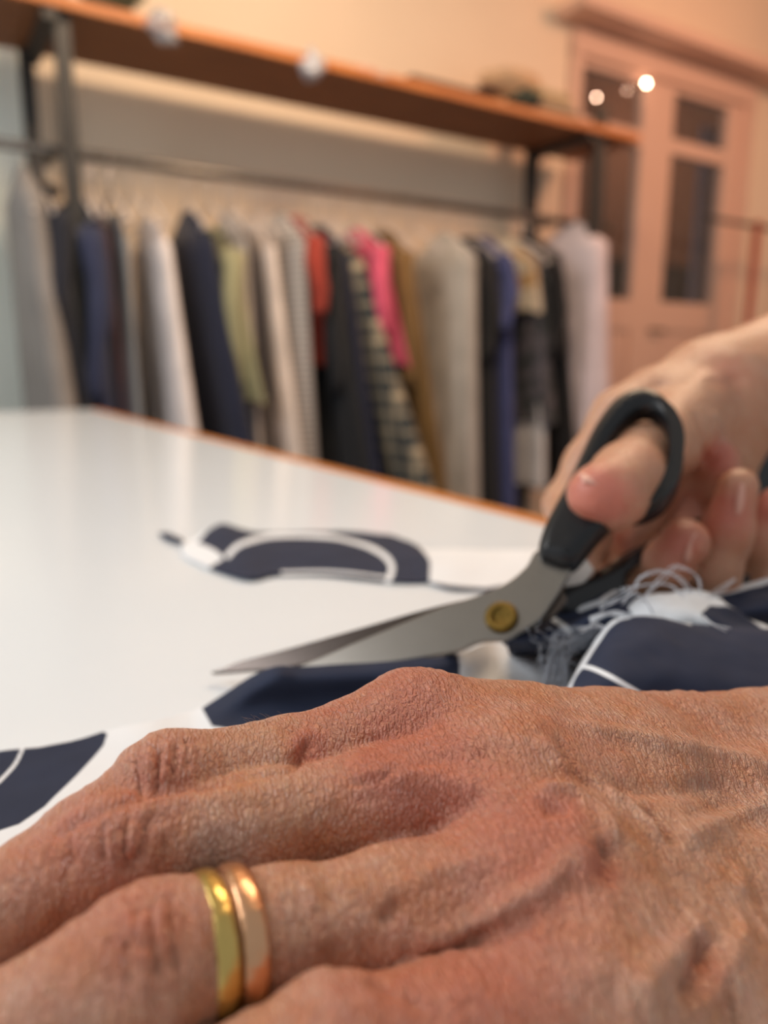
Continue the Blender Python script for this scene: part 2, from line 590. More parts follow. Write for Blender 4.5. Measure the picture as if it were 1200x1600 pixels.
G = [  # kind, label, cat, colour spec, shoulder pixel, lower edge pixel, ws, wh, hem, th, sleeve length, extra
 ('dress', 'plain grey linen dress at the far left end of the rail', 'dress', ('plain', (134, 129, 125)), (52, 300), (106, 640), .20, .30, -.42, .05, 0, None),
 ('jacket', 'near-black blue jacket right behind the grey linen dress', 'jacket', ('plain', (26, 30, 42)), (86, 335), (132, 640), .19, .25, -.35, .03, .5, 'collar'),
 ('jacket', 'dark navy wool jacket third from the left end', 'jacket', ('plain', (42, 48, 74)), (146, 362), (170, 640), .20, .24, -.40, .035, .52, 'collar'),
 ('shirt', 'dull maroon checked shirt squeezed beside the navy wool jacket', 'shirt', ('plaid', (88, 62, 68), (66, 60, 74), 30), (168, 372), (195, 645), .17, .22, -.38, .02, 0, None),
 ('shirt', 'smoky blue grey shirt between maroon shirt and white dress', 'shirt', ('plain', (128, 132, 136)), (198, 380), (215, 650), .165, .22, -.36, .022, 0, None),
 ('dress', 'off-white flared dress at the left, widest of the white ones', 'dress', ('plain', (226, 216, 212)), (262, 385), (305, 680), .19, .31, -.45, .035, 0, None),
 ('dress', 'dark navy sleeveless dress between off-white and sage garments', 'dress', ('plain', (24, 30, 52)), (326, 372), (391, 692), .21, .34, -.45, .045, 0, None),
 ('blouse', 'sage green and tan blouse ending above the table', 'blouse', ('plain', (150, 146, 112)), (366, 400), (402, 600), .22, .30, -.02, .03, .45, 'collar'),
 ('shirt', 'pale grey shirt half hidden behind the sage blouse', 'shirt', ('plain', (190, 180, 172)), (384, 378), (404, 690), .175, .23, -.40, .022, 0, None),
 ('vest', 'narrow dark charcoal vest before the cream dress', 'vest', ('plain', (60, 55, 60)), (394, 385), (408, 520), .17, .18, -.02, .02, 0, None),
 ('dress', 'cream dress with peach side seam in the middle left', 'dress', ('plain', (228, 212, 200)), (428, 385), (470, 715), .18, .28, -.48, .03, 0, None),
 ('dress', 'white and grey finely striped dress', 'dress', ('stripe', (196, 190, 184), (140, 138, 138), 45), (472, 372), (488, 720), .20, .23, -.50, .04, 0, None),
 ('blouse', 'rust red blouse left of the black coat', 'blouse', ('plain', (150, 54, 40)), (498, 380), (500, 500), .21, .17, .10, .03, .25, 'collar'),
 ('coat', 'long black coat in the middle of the rail', 'coat', ('plain', (20, 24, 30)), (524, 395), (572, 738), .18, .28, -.50, .045, .5, 'collar'),
 ('dress', 'deep midnight blue dress right behind the black coat', 'dress', ('plain', (22, 27, 52)), (543, 400), (592, 742), .185, .29, -.50, .03, 0, None),
 ('dress', 'flared dark green and cream plaid dress', 'dress', ('plaid', (40, 52, 58), (186, 170, 142), 15), (562, 408), (672, 752), .19, .42, -.48, .05, 0, None),
 ('blouse', 'bright pink blouse between plaid dress and olive coat', 'blouse', ('plain', (205, 84, 112)), (598, 395), (630, 545), .21, .24, .10, .03, .3, None),
 ('coat', 'olive brown coat right of the pink blouse', 'coat', ('plain', (116, 88, 48)), (640, 400), (693, 750), .20, .28, -.50, .045, .5, 'collar'),
 ('dress', 'pale grey straight dress right of the olive coat', 'dress', ('plain', (172, 166, 158)), (738, 400), (738, 765), .20, .22, -.52, .07, 0, None),
 ('jacket', 'black jacket with its shoulder over the pale grey dress', 'jacket', ('plain', (18, 18, 20)), (768, 408), (775, 785), .18, .22, -.55, .04, .4, 'collar'),
 ('dress', 'slate blue and indigo dress with dark sleeves', 'dress', ('plain', (62, 68, 110)), (796, 405), (804, 790), .19, .22, -.55, .04, .3, None),
 ('blouse', 'cream and tan blotched print blouse near the right post', 'blouse', ('blot', (215, 200, 175), (190, 150, 100), 12), (836, 408), (846, 525), .19, .19, .33, .04, 0, None),
 ('skirt', 'charcoal patterned skirt below the cream print blouse', 'skirt', ('blot', (58, 60, 62), (96, 90, 96), 16), (848, 420), (866, 690), .17, .22, -.16, .05, 0, None),
 ('dress', 'white long dress showing between charcoal skirt and black coat', 'dress', ('plain', (206, 200, 196)), (852, 430), (852, 760), .16, .19, -.45, .03, 0, None),
 ('coat', 'black coat with hanging sleeve left of the lilac white dress', 'coat', ('plain', (14, 13, 16)), (874, 402), (892, 620), .21, .20, -.50, .04, .42, 'collar'),
 ('dress', 'lilac white dress at the right end of the rail', 'dress', ('plain', (214, 200, 204)), (945, 378), (945, 650), .205, .23, -.50, .08, 0, None),
]
for i, g in enumerate(G):
    kind, label, cat, cs, ps, pb, ws, wh, hem, th, sl, extra = g
    m = cloth_mat('garment_cloth', srgb(*cs[1])) if cs[0] == 'plain' else cloth_mat('garment_cloth', srgb(*cs[1]), cs[0], srgb(*cs[2]), cs[3])
    qs = Py(ps[0], ps[1], 2.64-ws); qb = Py(pb[0], pb[1], 2.64-wh)
    x, zs = qs[0], qs[2]
    f = (zs-qb[2])/(zs-hem)
    wh2 = ws+(wh-ws)/max(f, .4)
    xb = (Py(pb[0], pb[1], 2.64-wh)[0]-x)/max(f, .4)
    garment(kind, label, cat, m, x, xb, ws, wh2, hem, th, m if sl else None, sl, seed=i, extra=extra, zn=zs+.11)
    put_hanger(x, 'white hanger carrying the ' + label.split(' in the ')[0].split(' at the ')[0].split(' right ')[0], 0, random.uniform(-.05, .05))
for x, lab in ((.02, 'empty white hanger, first at the far left of the rail'), (.10, 'empty white hanger, second from the far left of the rail'),
               (.535, 'empty white hanger left of the maroon shirt'), (.60, 'empty white hanger above the smoky blue grey shirt'), (.66, 'empty white hanger just before the off-white flared dress'),
               (1.13, 'empty white hanger right of the cream dress'), (1.78, 'empty white hanger above the pale grey straight dress'), (2.42, 'empty white hanger near the right posts')):
    h = put_hanger(x, lab, 0, random.uniform(-.25, .25))
    h['group'] = 'empty hangers on the long rail'

# ------------------------------------------------------------------ things on the shelf
M_bag, nt, p = new_mat('clear_plastic')
p.inputs['Base Color'].default_value = srgb(190, 190, 195)
p.inputs['Roughness'].default_value = 0.15
p.inputs['Alpha'].default_value = 0.6


def crumple(name, label, cat, c, r, mat, seed, sq=(1, 1, 1), amp=.35, freq=3.0):
    bm = bmesh.new()
    bmesh.ops.create_icosphere(bm, subdivisions=4, radius=1.0)
    P = np.array([v.co[:] for v in bm.verts])
    n = fbm(P*freq/2+seed*9.1, seed, 4)
    for v, k in zip(bm.verts, n):
        q = v.co*(1+amp*k)
        v.co = Vector(c) + Vector((q.x*r*sq[0], q.y*r*sq[1], max(q.z, -.9)*r*sq[2]))
    return tag(obj(name, bm, mat), label, cat)


crumple('plastic_bag', 'crumpled clear plastic bag hanging over the shelf edge at left', 'bag', Py(252, 45, 2.44), .045, M_bag, 1, (1, .8, .8), .5)
crumple('plastic_bag', 'crumpled bluish plastic bag over the middle of the shelf edge', 'bag', Py(488, 103, 2.44), .05, plain('bluish_plastic', srgb(185, 185, 192), .3), 2, (.9, .7, .9), .5)
crumple('fabric_bundle', 'small pinkish white fabric bundle right of the bluish plastic bag', 'bundle', Py(570, 118, 2.50), .055, plain('pink_white_cloth', srgb(222, 190, 175), .9), 3, (1.8, 1, .35), .4)
crumple('fabric_bundle', 'grey green fabric bundle at the left end of the shelf', 'bundle', Py(170, -6, 2.50), .06, plain('grey_green_cloth', srgb(120, 130, 100), .9), 4, (1.6, 1, .6), .4)
crumple('fabric_bundle', 'dark teal scrap bundle on the right half of the shelf', 'bundle', Py(822, 158, 2.50), .06, plain('teal_cloth', srgb(70, 74, 62), .9), 5, (1.2, 1, .6), .4)
crumple('fabric_bundle', 'small dark brown scrap on the shelf middle', 'bundle', Py(755, 146, 2.50), .04, plain('brown_scrap', srgb(70, 48, 36), .9), 6, (1.3, 1, .45), .4)
crumple('fabric_bundle', 'loose beige cloth heap behind the teal scraps', 'bundle', Py(800, 132, 2.70), .10, plain('beige_cloth', srgb(205, 170, 135), .9), 7, (1.5, 1, .6), .3)
q = Py(690, 140, 2.5)
boxo('folder', q[0]-.17, q[0]+.14, 2.455, 2.72, 1.122, 1.145, plain('dark_brown_card', srgb(84, 52, 36), .7), bev=.003)
tag(bpy.data.objects['folder'], 'thin dark brown folder lying flat on the shelf', 'folder')
for k, (z0, z1, c) in enumerate(((1.122, 1.145, (196, 168, 140)), (1.145, 1.168, (150, 134, 110)), (1.168, 1.20, (206, 178, 146)), (1.20, 1.235, (188, 168, 128)))):
    o = boxo('folded_cloth', 2.25+k*.02, 2.56-k*.015, 2.47+.01*k, 2.78, z0, z1, plain('folded_cloth_%d' % k, srgb(*c), .9), bev=.009)
    tag(o, ['lowest folded beige cloth in the shelf pile by the right post', 'second folded cloth from below in the shelf pile, greyer', 'third folded cloth of the shelf pile, pale tan', 'topmost folded cloth of the shelf pile, yellowish'][k], 'folded cloth', 'folded cloths on the right end of the shelf')

# dark chair behind the table at the right
ch = empty('office_chair', (0.95, 0.55, -0.9), 'black padded chair standing behind the table at the right edge', 'chair')
M_blk = plain('black_padding', srgb(30, 36, 40), .7)
part('seat', M_blk, ch, .70, 1.15, .25, .7, -.45, -.37, bev=.03)
part('backrest', M_blk, ch, 1.08, 1.16, .22, .75, -.30, .07, bev=.03)
for (x, y) in ((.73, .28), (.73, .67), (1.12, .28), (1.12, .67)):
    part('leg', M_steel, ch, x-.012, x+.012, y-.012, y+.012, -.9, -.4)

# ------------------------------------------------------------------ fabric on the table
def poly_sd(P, poly):
    """signed distance of 2-D points to a polygon, negative inside"""
    poly = np.array(poly, float)
    A, B = poly, np.roll(poly, -1, 0)
    d = np.full(len(P), 1e9)
    ins = np.zeros(len(P), bool)
    for a, b in zip(A, B):
        ab = b-a
        t = np.clip(((P-a)@ab)/max(ab@ab, 1e-9), 0, 1)
        d = np.minimum(d, np.linalg.norm(P-a-t[:, None]*ab, axis=1))
        c = (a[1] > P[:, 1]) != (b[1] > P[:, 1])
        xs = a[0] + (P[:, 1]-a[1])*(b[0]-a[0])/(b[1]-a[1] if abs(b[1]-a[1]) > 1e-9 else 1e-9)
        ins ^= c & (P[:, 0] < xs)
    return np.where(ins, -d, d)


def line_d(P, pts):
    pts = np.array(pts, float)
    d = np.full(len(P), 1e9)
    for a, b in zip(pts[:-1], pts[1:]):
        ab = b-a
        t = np.clip(((P-a)@ab)/max(ab@ab, 1e-12), 0, 1)
        d = np.minimum(d, np.linalg.norm(P-a-t[:, None]*ab, axis=1))
    return d


M_fabric, nt, p = new_mat('navy_white_print')
at = N(nt, 'ShaderNodeAttribute', attribute_name='ink')
tc = N(nt, 'ShaderNodeTexCoord')
mr = N(nt, 'ShaderNodeMapRange'); mr.inputs['From Min'].default_value = -0.0002; mr.inputs['From Max'].default_value = 0.0002
nt.links.new(at.outputs['Fac'], mr.inputs['Value'])
nz = N(nt, 'ShaderNodeTexNoise'); nz.inputs['Scale'].default_value = 60; nz.inputs['Detail'].default_value = 5
nt.links.new(tc.outputs['Object'], nz.inputs['Vector'])
cr = N(nt, 'ShaderNodeValToRGB')
cr.color_ramp.elements[0].color = srgb(23, 32, 54); cr.color_ramp.elements[1].color = srgb(36, 46, 72)
nt.links.new(nz.outputs['Fac'], cr.inputs['Fac'])
mix = N(nt, 'ShaderNodeMix', data_type='RGBA')
nt.links.new(mr.outputs[0], mix.inputs['Factor'])
nt.links.new(cr.outputs[0], mix.inputs['A'])
mix.inputs['B'].default_value = srgb(232, 236, 240)
nt.links.new(mix.outputs['Result'], p.inputs['Base Color'])
p.inputs['Roughness'].default_value = 0.85
wv = N(nt, 'ShaderNodeTexNoise'); wv.inputs['Scale'].default_value = 2600; wv.inputs['Detail'].default_value = 2
nt.links.new(tc.outputs['Object'], wv.inputs['Vector'])
bp = N(nt, 'ShaderNodeBump'); bp.inputs['Strength'].default_value = .35; bp.inputs['Distance'].default_value = .0002
nt.links.new(wv.outputs['Fac'], bp.inputs['Height'])
nt.links.new(bp.outputs[0], p.inputs['Normal'])


def cloth_patch(name, net, label, cat, n_u=12, n_v=12, inks=(), lines=(), base_ink=False, wr=.0006, wf=60, seed=0, thick=.0005, parent=None):
    """net: rows of 3-D points; inks: pixel polygons printed navy; lines: (pixel polyline, half width in m) left white"""
    rows = [np.array(catmull(r, n_u)) for r in net]
    cols = np.array(rows)                                   # rows x U x 3
    full = np.array([np.array(catmull([cols[k, i] for k in range(len(rows))], n_v)) for i in range(cols.shape[1])])  # U x V x 3
    U, Vn = full.shape[:2]
    P = full.reshape(-1, 3).copy()
    px = proj(P)
    dep = -((P-O3)@RC)[:, 2]
    du = np.gradient(full, axis=0).reshape(-1, 3); dv = np.gradient(full, axis=1).reshape(-1, 3)
    nn = np.cross(du, dv); nn /= np.linalg.norm(nn, axis=1)[:, None]+1e-12
    P += nn*(wr*fbm(P*wf, seed, 3))[:, None]
    P[:, 2] = np.maximum(P[:, 2], .0008)
    sc = dep/FPX
    if base_ink:
        ink = np.full(len(P), -.01)
        for poly in inks:                                   # polygons are the white areas here
            ink = np.maximum(ink, -poly_sd(px, poly)*sc)
    else:
        ink = np.full(len(P), .01)
        for poly in inks:
            ink = np.minimum(ink, poly_sd(px, poly)*sc)
    for ln, hw in lines:
        ink = np.maximum(ink, hw - line_d(px, catmull(ln and [np.array(q, float) for q in ln], 6))*sc)
    i, j = np.meshgrid(np.arange(U-1), np.arange(Vn-1), indexing='ij')
    Fc = np.stack([i*Vn+j, (i+1)*Vn+j, (i+1)*Vn+j+1, i*Vn+j+1], -1).reshape(-1, 4)
    o = mesh_np(name, P, Fc, M_fabric, parent)
    a = o.data.attributes.new('ink', 'FLOAT', 'POINT')
    a.data.foreach_set('value', ink.astype(np.float32))
    md = o.modifiers.new('thickness', 'SOLIDIFY'); md.thickness = thick; md.offset = 0
    return tag(o, label, cat)


# near piece under the left hand
far = [(-170, 1222, .001), (0, 1175, .0015), (100, 1160, .002), (165, 1143, .002), (235, 1128, .003), (305, 1110, .002), (355, 1082, .006), (395, 1056, .012), (432, 1041, .0165), (475, 1041, .0155), (560, 1036, .016), (640, 1031, .017), (715, 1022, .0165), (765, 1004, .006), (810, 1012, .003), (880, 1006, .003), (1000, 1000, .003), (1350, 1010, .003)]
r0 = [Pz(*q) for q in far]
r1 = [Pz(u, v+22, max(.0012, z*.85)) for u, v, z in far]
r2 = [Pz(u, v+60, max(.0012, z*.35)) for u, v, z in far]
r2b = [Pz(u, v+140, .0012) for u, v, z in far]
rN = [Pz(u, 2300, .0012) for u, v, z in far]
r3 = [a*.55+b*.45 for a, b in zip(r2b, rN)]
cloth_patch('cut_fabric', [r0, r1, r2, r2b, r3, rN], 'white cotton fabric with large navy leaf shapes lying under the ringed left hand', 'fabric', 24, 22,
            inks=[[(-60, 1190), (0, 1174), (60, 1168), (110, 1158), (158, 1141), (168, 1148), (162, 1165), (120, 1212), (70, 1262), (30, 1290), (0, 1300), (-60, 1312)],
                  [(316, 1108), (350, 1085), (395, 1055), (432, 1030), (520, 1020), (640, 1015), (712, 1010), (718, 1040), (716, 1120), (600, 1160), (480, 1160), (332, 1136)],
                  [(380, 1500), (660, 1480), (760, 1560), (700, 1800), (360, 1800)]],  # navy blob stands in for the shadow beneath the ring and pinky fingers
            lines=[([(40, 1160), (26, 1190), (8, 1212), (-20, 1240)], .00045)], wr=.0004, wf=45, seed=3)

# far piece lying flat in the middle of the table
fr_ = [(283, 848, .002), (310, 836, .003), (345, 815, .006), (375, 824, .005), (410, 831, .003), (470, 830, .003), (540, 831, .003), (600, 834, .003), (635, 843, .004), (665, 858, .003), (700, 858, .002), (780, 857, .002), (840, 860, .003), (900, 870, .002), (1000, 880, .002)]
nr_ = [(285, 868, .001), (312, 882, .001), (350, 897, .001), (392, 904, .002), (430, 896, .002), (500, 899, .001), (560, 905, .001), (610, 910, .001), (645, 911, .001), (668, 908, .002), (705, 918, .002), (760, 920, .002), (830, 932, .001), (900, 950, .001), (1000, 960, .001)]
A0 = [Pz(*q) for q in fr_]; A3 = [Pz(*q) for q in nr_]
A1 = [a*.67+b*.33+np.array([0, 0, .0015]) for a, b in zip(A0, A3)]; A2 = [a*.33+b*.67+np.array([0, 0, .001]) for a, b in zip(A0, A3)]
cloth_patch('cut_fabric', [A0, A1, A2, A3], 'flat navy fabric offcut with a white oval line, in the middle of the table', 'fabric', 16, 20,
            inks=[[(308, 846), (345, 805), (400, 815), (470, 822), (600, 825), (650, 845), (672, 880), (670, 930), (500, 930), (390, 920), (325, 890), (350, 872), (335, 858)],
                  [(672, 909), (705, 913), (760, 916), (830, 905), (835, 930), (700, 930), (668, 922)]],
            lines=[([(356, 868), (375, 850), (420, 838), (480, 837), (540, 845), (590, 862), (612, 885), (605, 912)], .0015), ([(440, 893), (520, 894), (600, 902)], .0006)], wr=.0015, wf=22, seed=5)
# tiny loose scrap at its left end
cloth_patch('fabric_scrap', [[Pz(248, 834, .001), Pz(262, 833, .003), Pz(285, 842, .002)], [Pz(255, 842, .001), Pz(270, 846, .002), Pz(290, 852, .001)]],
            'tiny dark scrap at the left tip of the flat offcut', 'fabric scrap', 4, 4, base_ink=True)

# crumpled heap right of the scissors
def net(rows):
    return [[(C(*q[:3]) if len(q) == 3 else Pz(q[0], q[1], q[3])) for q in r] for r in rows]


dz = .008
fold = net([
    [(893, 1062, .200+dz), (912, 1030, .203+dz), (935, 995, .206+dz), (962, 968, .208+dz), (1010, 961, .209+dz), (1080, 972, .208+dz), (1200, 988, .207+dz), (1420, 1000, .205+dz)],
    [(890, 1066, .197+dz), (912, 1036, .197+dz), (940, 1006, .198+dz), (968, 980, .200+dz), (1012, 972, .201+dz), (1085, 984, .200+dz), (1200, 1000, .200+dz), (1420, 1015, .2+dz)],
    [(884, 1085, .190+dz), (915, 1062, .188+dz), (950, 1040, .186+dz), (985, 1024, .187+dz), (1030, 1018, .188+dz), (1095, 1030, .188+dz), (1200, 1045, .188+dz), (1420, 1060, .19+dz)],
    [(880, 1110, .184+dz), (915, 1100, .181+dz), (955, 1090, .179+dz), (1000, 1085, .179+dz), (1045, 1082, .180+dz), (1100, 1088, .180+dz), (1200, 1100, .18+dz), (1420, 1120, .18+dz)],
    [(880, 1190, 0, .002), (915, 1200, 0, .002), (955, 1210, 0, .002), (1000, 1215, 0, .002), (1045, 1215, 0, .002), (1100, 1220, 0, .002), (1200, 1230, 0, .002), (1420, 1240, 0, .002)]])
cf = cloth_patch('crumpled_fabric', fold, 'large navy fold of crumpled fabric with white lines, right behind the hand', 'fabric', 20, 20, base_ink=True,
                 inks=[], lines=[([(884, 1090), (896, 1062), (914, 1036), (936, 1004), (962, 972), (985, 962)], .0007), ([(903, 1040), (935, 1050), (968, 1066), (1003, 1086)], .0006), ([(985, 962), (1020, 962), (1080, 974)], .0003)], wr=.0007, wf=70, seed=8)
white = net([
    [(940, 985, .232), (965, 962, .234), (995, 940, .236), (1035, 925, .237), (1080, 920, .238), (1120, 936, .238), (1160, 962, .236), (1220, 985, .235)],
    [(945, 990, .228), (972, 972, .228), (1000, 955, .229), (1040, 943, .229), (1085, 940, .230), (1125, 955, .230), (1165, 975, .23), (1230, 990, .23)],
    [(950, 1010, .224), (985, 1000, .222), (1015, 990, .221), (1050, 985, .221), (1090, 985, .222), (1130, 990, .222), (1170, 1000, .223), (1240, 1010, .225)],
    [(955, 1060, 0, .002), (990, 1060, 0, .002), (1020, 1060, 0, .002), (1055, 1060, 0, .002), (1095, 1060, 0, .002), (1135, 1060, 0, .002), (1180, 1060, 0, .002), (1250, 1060, 0, .002)]])
cloth_patch('crumpled_fabric', white, 'white underside of fabric bunched up behind the navy fold', 'fabric', 8, 6, inks=[[(1092, 962), (1110, 945), (1150, 955), (1200, 985), (1200, 1000), (1120, 985)]], wr=.0012, wf=90, seed=11)
def nearer(rows, k=.009):
    return [[(q[0], q[1], q[2]-k) if len(q) == 3 else q for q in r] for r in rows]


navy = net(nearer([
    [(778, 985, .246), (800, 968, .246), (850, 958, .247), (880, 944, .249), (925, 926, .252), (965, 920, .254), (1005, 926, .254), (1040, 940, .252)],
    [(782, 995, .243), (805, 985, .242), (855, 976, .242), (885, 965, .243), (930, 948, .244), (970, 942, .245), (1010, 948, .245), (1045, 960, .245)],
    [(788, 1008, .240), (812, 1003, .238), (860, 1000, .237), (890, 992, .237), (935, 980, .237), (975, 975, .237), (1015, 980, .238), (1050, 990, .238)],
    [(797, 1021, 0, .002), (820, 1022, 0, .0015), (862, 1022, 0, .0015), (900, 1022, 0, .002), (945, 1024, 0, .002), (985, 1024, 0, .002), (1020, 1024, 0, .002), (1055, 1024, 0, .002)]]))
cloth_patch('crumpled_fabric', navy, 'navy fabric bunch with short white strokes just right of the brass screw', 'fabric', 14, 12, base_ink=True,
            lines=[([(856, 962), (872, 972), (890, 988)], .0009), ([(905, 950), (940, 936), (965, 922)], .0008), ([(925, 970), (950, 960), (972, 962)], .0007)], wr=.0016, wf=70, seed=14)
rgt = net([
    [(1060, 948, .252), (1095, 936, .254), (1130, 922, .256), (1170, 912, .257), (1210, 903, .258), (1300, 890, .26)],
    [(1065, 958, .247), (1100, 948, .248), (1135, 938, .249), (1175, 930, .250), (1215, 922, .251), (1300, 912, .25)],
    [(1070, 985, .240), (1105, 975, .239), (1140, 968, .239), (1180, 962, .240), (1220, 958, .240), (1300, 950, .24)],
    [(1075, 1015, 0, .002), (1110, 1015, 0, .002), (1145, 1015, 0, .002), (1185, 1015, 0, .002), (1225, 1015, 0, .002), (1300, 1015, 0, .002)]])
cloth_patch('crumpled_fabric', rgt, 'navy fabric bunch with a white selvedge at the right edge, rear of the heap', 'fabric', 14, 12, base_ink=True,
            lines=[([(1085, 938), (1130, 924), (1170, 914), (1215, 903), (1300, 890)], .0016)], wr=.0012, wf=60, seed=15)

# frayed threads of the heap
M_thread = plain('white_thread', srgb(215, 218, 224), .8)
M_thread2 = plain('grey_thread', srgb(140, 146, 156), .8)


def threads(name, curves, rad, mat, parent):
    bm = bmesh.new()
    for c in curves:
        tube(bm, catmull(c, 5), rad*(.8+.4*random.random()), 5)
    o = obj(name, bm, mat, parent)
    return o


L = []
for pts in ([(940, 950, .222), (985, 925, .222), (1000, 903, .224), (1030, 893, .225), (1062, 902, .225), (1078, 925, .225)],
            [(1000, 940, .222), (1035, 903, .225), (1060, 886, .226), (1088, 898, .227), (1098, 925, .227)],
            [(975, 945, .222), (985, 930, .222), (1005, 935, .222), (1020, 958, .222)],
            [(925, 972, .215), (940, 960, .216), (962, 958, .217), (990, 965, .217)],
            [(970, 922, .226), (1005, 912, .226), (1045, 915, .226), (1070, 935, .224)],
            [(1100, 965, .215), (1115, 975, .212), (1140, 985, .21)],
            [(1150, 905, .24), (1120, 925, .236), (1080, 945, .232), (1040, 955, .225)],
            [(905, 985, .212), (930, 978, .212), (955, 985, .212), (972, 975, .212)]):
    for k in range(3):
        L.append([C(u+random.uniform(-4, 4), v+random.uniform(-4, 4), d+random.uniform(-.002, .002)) for u, v, d in pts])
t = tag(threads('loose_threads', L, .00014, M_thread, None), 'thin white loose threads curling up from the fabric heap', 'threads', kind='stuff')
L = []
for k in range(75):
    a = random.random()
    u0, v0 = 900+random.uniform(-10, 45), 985+random.uniform(-8, 18)
    sag = random.uniform(0, 1)
    L.append([C(u0+20, v0, .215), C(u0-22-8*sag, v0+8+10*sag, .212), C(862+30*a-10*sag, 1030+random.uniform(-12, 12), .206), C(845+38*a, 1072+random.uniform(-8, 25), .200)])
for k in range(45):
    u0, v0 = 852+random.uniform(-14, 40), 1000+random.uniform(-12, 50)
    pts = [np.array([u0, v0])]
    ang = random.random()*6
    for q in range(4):
        ang += random.uniform(-1.2, 1.2)
        pts.append(pts[-1]+np.array([math.cos(ang), math.sin(ang)])*7)
    L.append([C(x[0], x[1], .207+random.uniform(-.003, .003)) for x in pts])
tag(threads('frayed_fringe', L, .00009, M_thread2, None), 'fuzzy grey frayed fringe on the left edge of the navy fold', 'threads', kind='stuff')

# ------------------------------------------------------------------ scissors
T1 = C(785, 970, .229)


class Frame:
    """plane through three points, its normal towards the camera"""
    def __init__(s, a, b, c):
        s.n = np.cross(b-a, c-a); s.n /= np.linalg.norm(s.n)
        if s.n @ (O3-b) < 0: s.n = -s.n
        s.o = T1; s.x = (b-a)/np.linalg.norm(b-a); s.y = np.cross(s.n, s.x)
        s.m = Matrix(((s.x[0], s.y[0], s.n[0], T1[0]), (s.x[1], s.y[1], s.n[1], T1[1]), (s.x[2], s.y[2], s.n[2], T1[2]), (0, 0, 0, 1)))

    def to2(s, u, v, off=0.0):
        r = ray(u, v)
        q = O3 + r*(((T1+s.n*off)-O3)@s.n)/(r@s.n) - T1
        return (q@s.x, q@s.y)


FR = Frame(Pz(340, 1051, .0045), T1, C(1000, 640, .262))     # blades and thumb loop
FR2 = Frame(T1, C(1040, 840, .264), C(980, 975, .246))       # finger loop, bent away
SM = FR.m


def plate(name, outlines, off, thick, bevel, mat, parent, smooth=5, res=2, fr=None):
    fr = fr or FR
    cu = bpy.data.curves.new(name, 'CURVE')
    cu.dimensions = '2D'; cu.fill_mode = 'BOTH'
    for ol in outlines:
        pts = catmull([np.array(fr.to2(u, v, off)) for u, v in ol], smooth, True)
        s = cu.splines.new('POLY'); s.points.add(len(pts)-1); s.use_cyclic_u = True
        for k, q in enumerate(pts): s.points[k].co = (q[0], q[1], 0, 1)
    cu.extrude = thick/2-bevel
    cu.bevel_depth = bevel; cu.bevel_resolution = res
    cu.offset = -bevel
    tmp = bpy.data.objects.new('tmp', cu)
    me = bpy.data.meshes.new_from_object(tmp)
    bpy.data.objects.remove(tmp)
    for v in me.vertices:
        v.co = fr.m @ Vector((v.co.x, v.co.y, v.co.z+off))
    bm = bmesh.new(); bm.from_mesh(me); bmesh.ops.remove_doubles(bm, verts=bm.verts, dist=1e-6); bm.to_mesh(me); bm.free()
    o = link_mesh(name, me, mat, parent, True)
    md = o.modifiers.new('normals', 'WEIGHTED_NORMAL'); md.keep_sharp = False
    return o


M_blade = plain('brushed_steel_blade', srgb(150, 145, 138), .30, 1.0, noise=.06, scale=120)
M_blade2 = plain('steel_blade_dark_reflection', srgb(92, 84, 80), .25, 1.0, noise=.06, scale=120)  # the blade's dark reflection is put into this base colour
M_grip = plain('black_grip_plastic', srgb(16, 18, 22), .33, noise=.05, scale=60)
M_brass = plain('brass_screw', srgb(112, 90, 44), .45, 1.0, noise=.2, scale=900, bump=.4, bscale=1500)
sz = empty('scissors', T1, 'open dressmaking scissors with black loop handles and a brass screw', 'scissors')
# blade that ends in the tip, runs to the lower handle
plate('blade', [[(332, 1053), (352, 1045), (380, 1034), (440, 1018), (560, 984), (660, 955), (740, 936), (790, 930), (840, 925), (880, 928), (884, 945), (850, 975), (800, 992), (740, 1000), (640, 1008), (520, 1032), (440, 1046), (380, 1050)]], -.0012, .0018, .0004, M_blade2, sz)['label'] = 'steel blade reaching to the pointed tip, coloured with its dark reflection'
plate('blade', [[(430, 1052), (480, 1038), (560, 1004), (640, 971), (700, 947), (742, 934), (790, 914), (822, 888), (842, 862), (890, 885), (880, 915), (862, 945), (842, 972), (812, 990), (790, 1001), (752, 1004), (720, 1018), (690, 1025), (600, 1040), (500, 1056)]], .0010, .0022, .0006, M_blade, sz)['label'] = 'lighter steel blade with the bent shank'
# screw: domed brass disc with a slot
bm = bmesh.new()
rings = []
for rr, zz in ((.0052, 0), (.0052, .0008), (.0047, .0015), (.0030, .0019), (.0026, .0012), (.0012, .0012)):
    rings.append([SM @ Vector((rr*math.cos(a), rr*math.sin(a)+.0, .0021+zz)) for a in np.linspace(0, 2*PI, 33)[:-1]])
vs = [[bm.verts.new(q) for q in r] for r in rings]
for a, b in zip(vs[:-1], vs[1:]):
    for k in range(32): bm.faces.new([a[k], a[(k+1) % 32], b[(k+1) % 32], b[k]])
bm.faces.new(vs[-1])
obj('screw', bm, M_brass, sz)
# thumb handle
plate('handle', [[(842, 872), (848, 838), (866, 800), (888, 760), (908, 718), (928, 676), (955, 638), (985, 619), (1012, 617), (1040, 630), (1060, 660), (1068, 700), (1066, 738), (1052, 772), (1030, 796), (1000, 808), (975, 812), (958, 822), (930, 850), (902, 884), (884, 890), (860, 884)],
                 [(932, 752), (942, 722), (960, 690), (985, 660), (1008, 648), (1030, 658), (1044, 684), (1046, 712), (1038, 745), (1022, 772), (1000, 786), (970, 790), (945, 782)]],
      .0015, .0115, .0044, M_grip, sz, 5, 4)['label'] = 'black thumb loop handle'
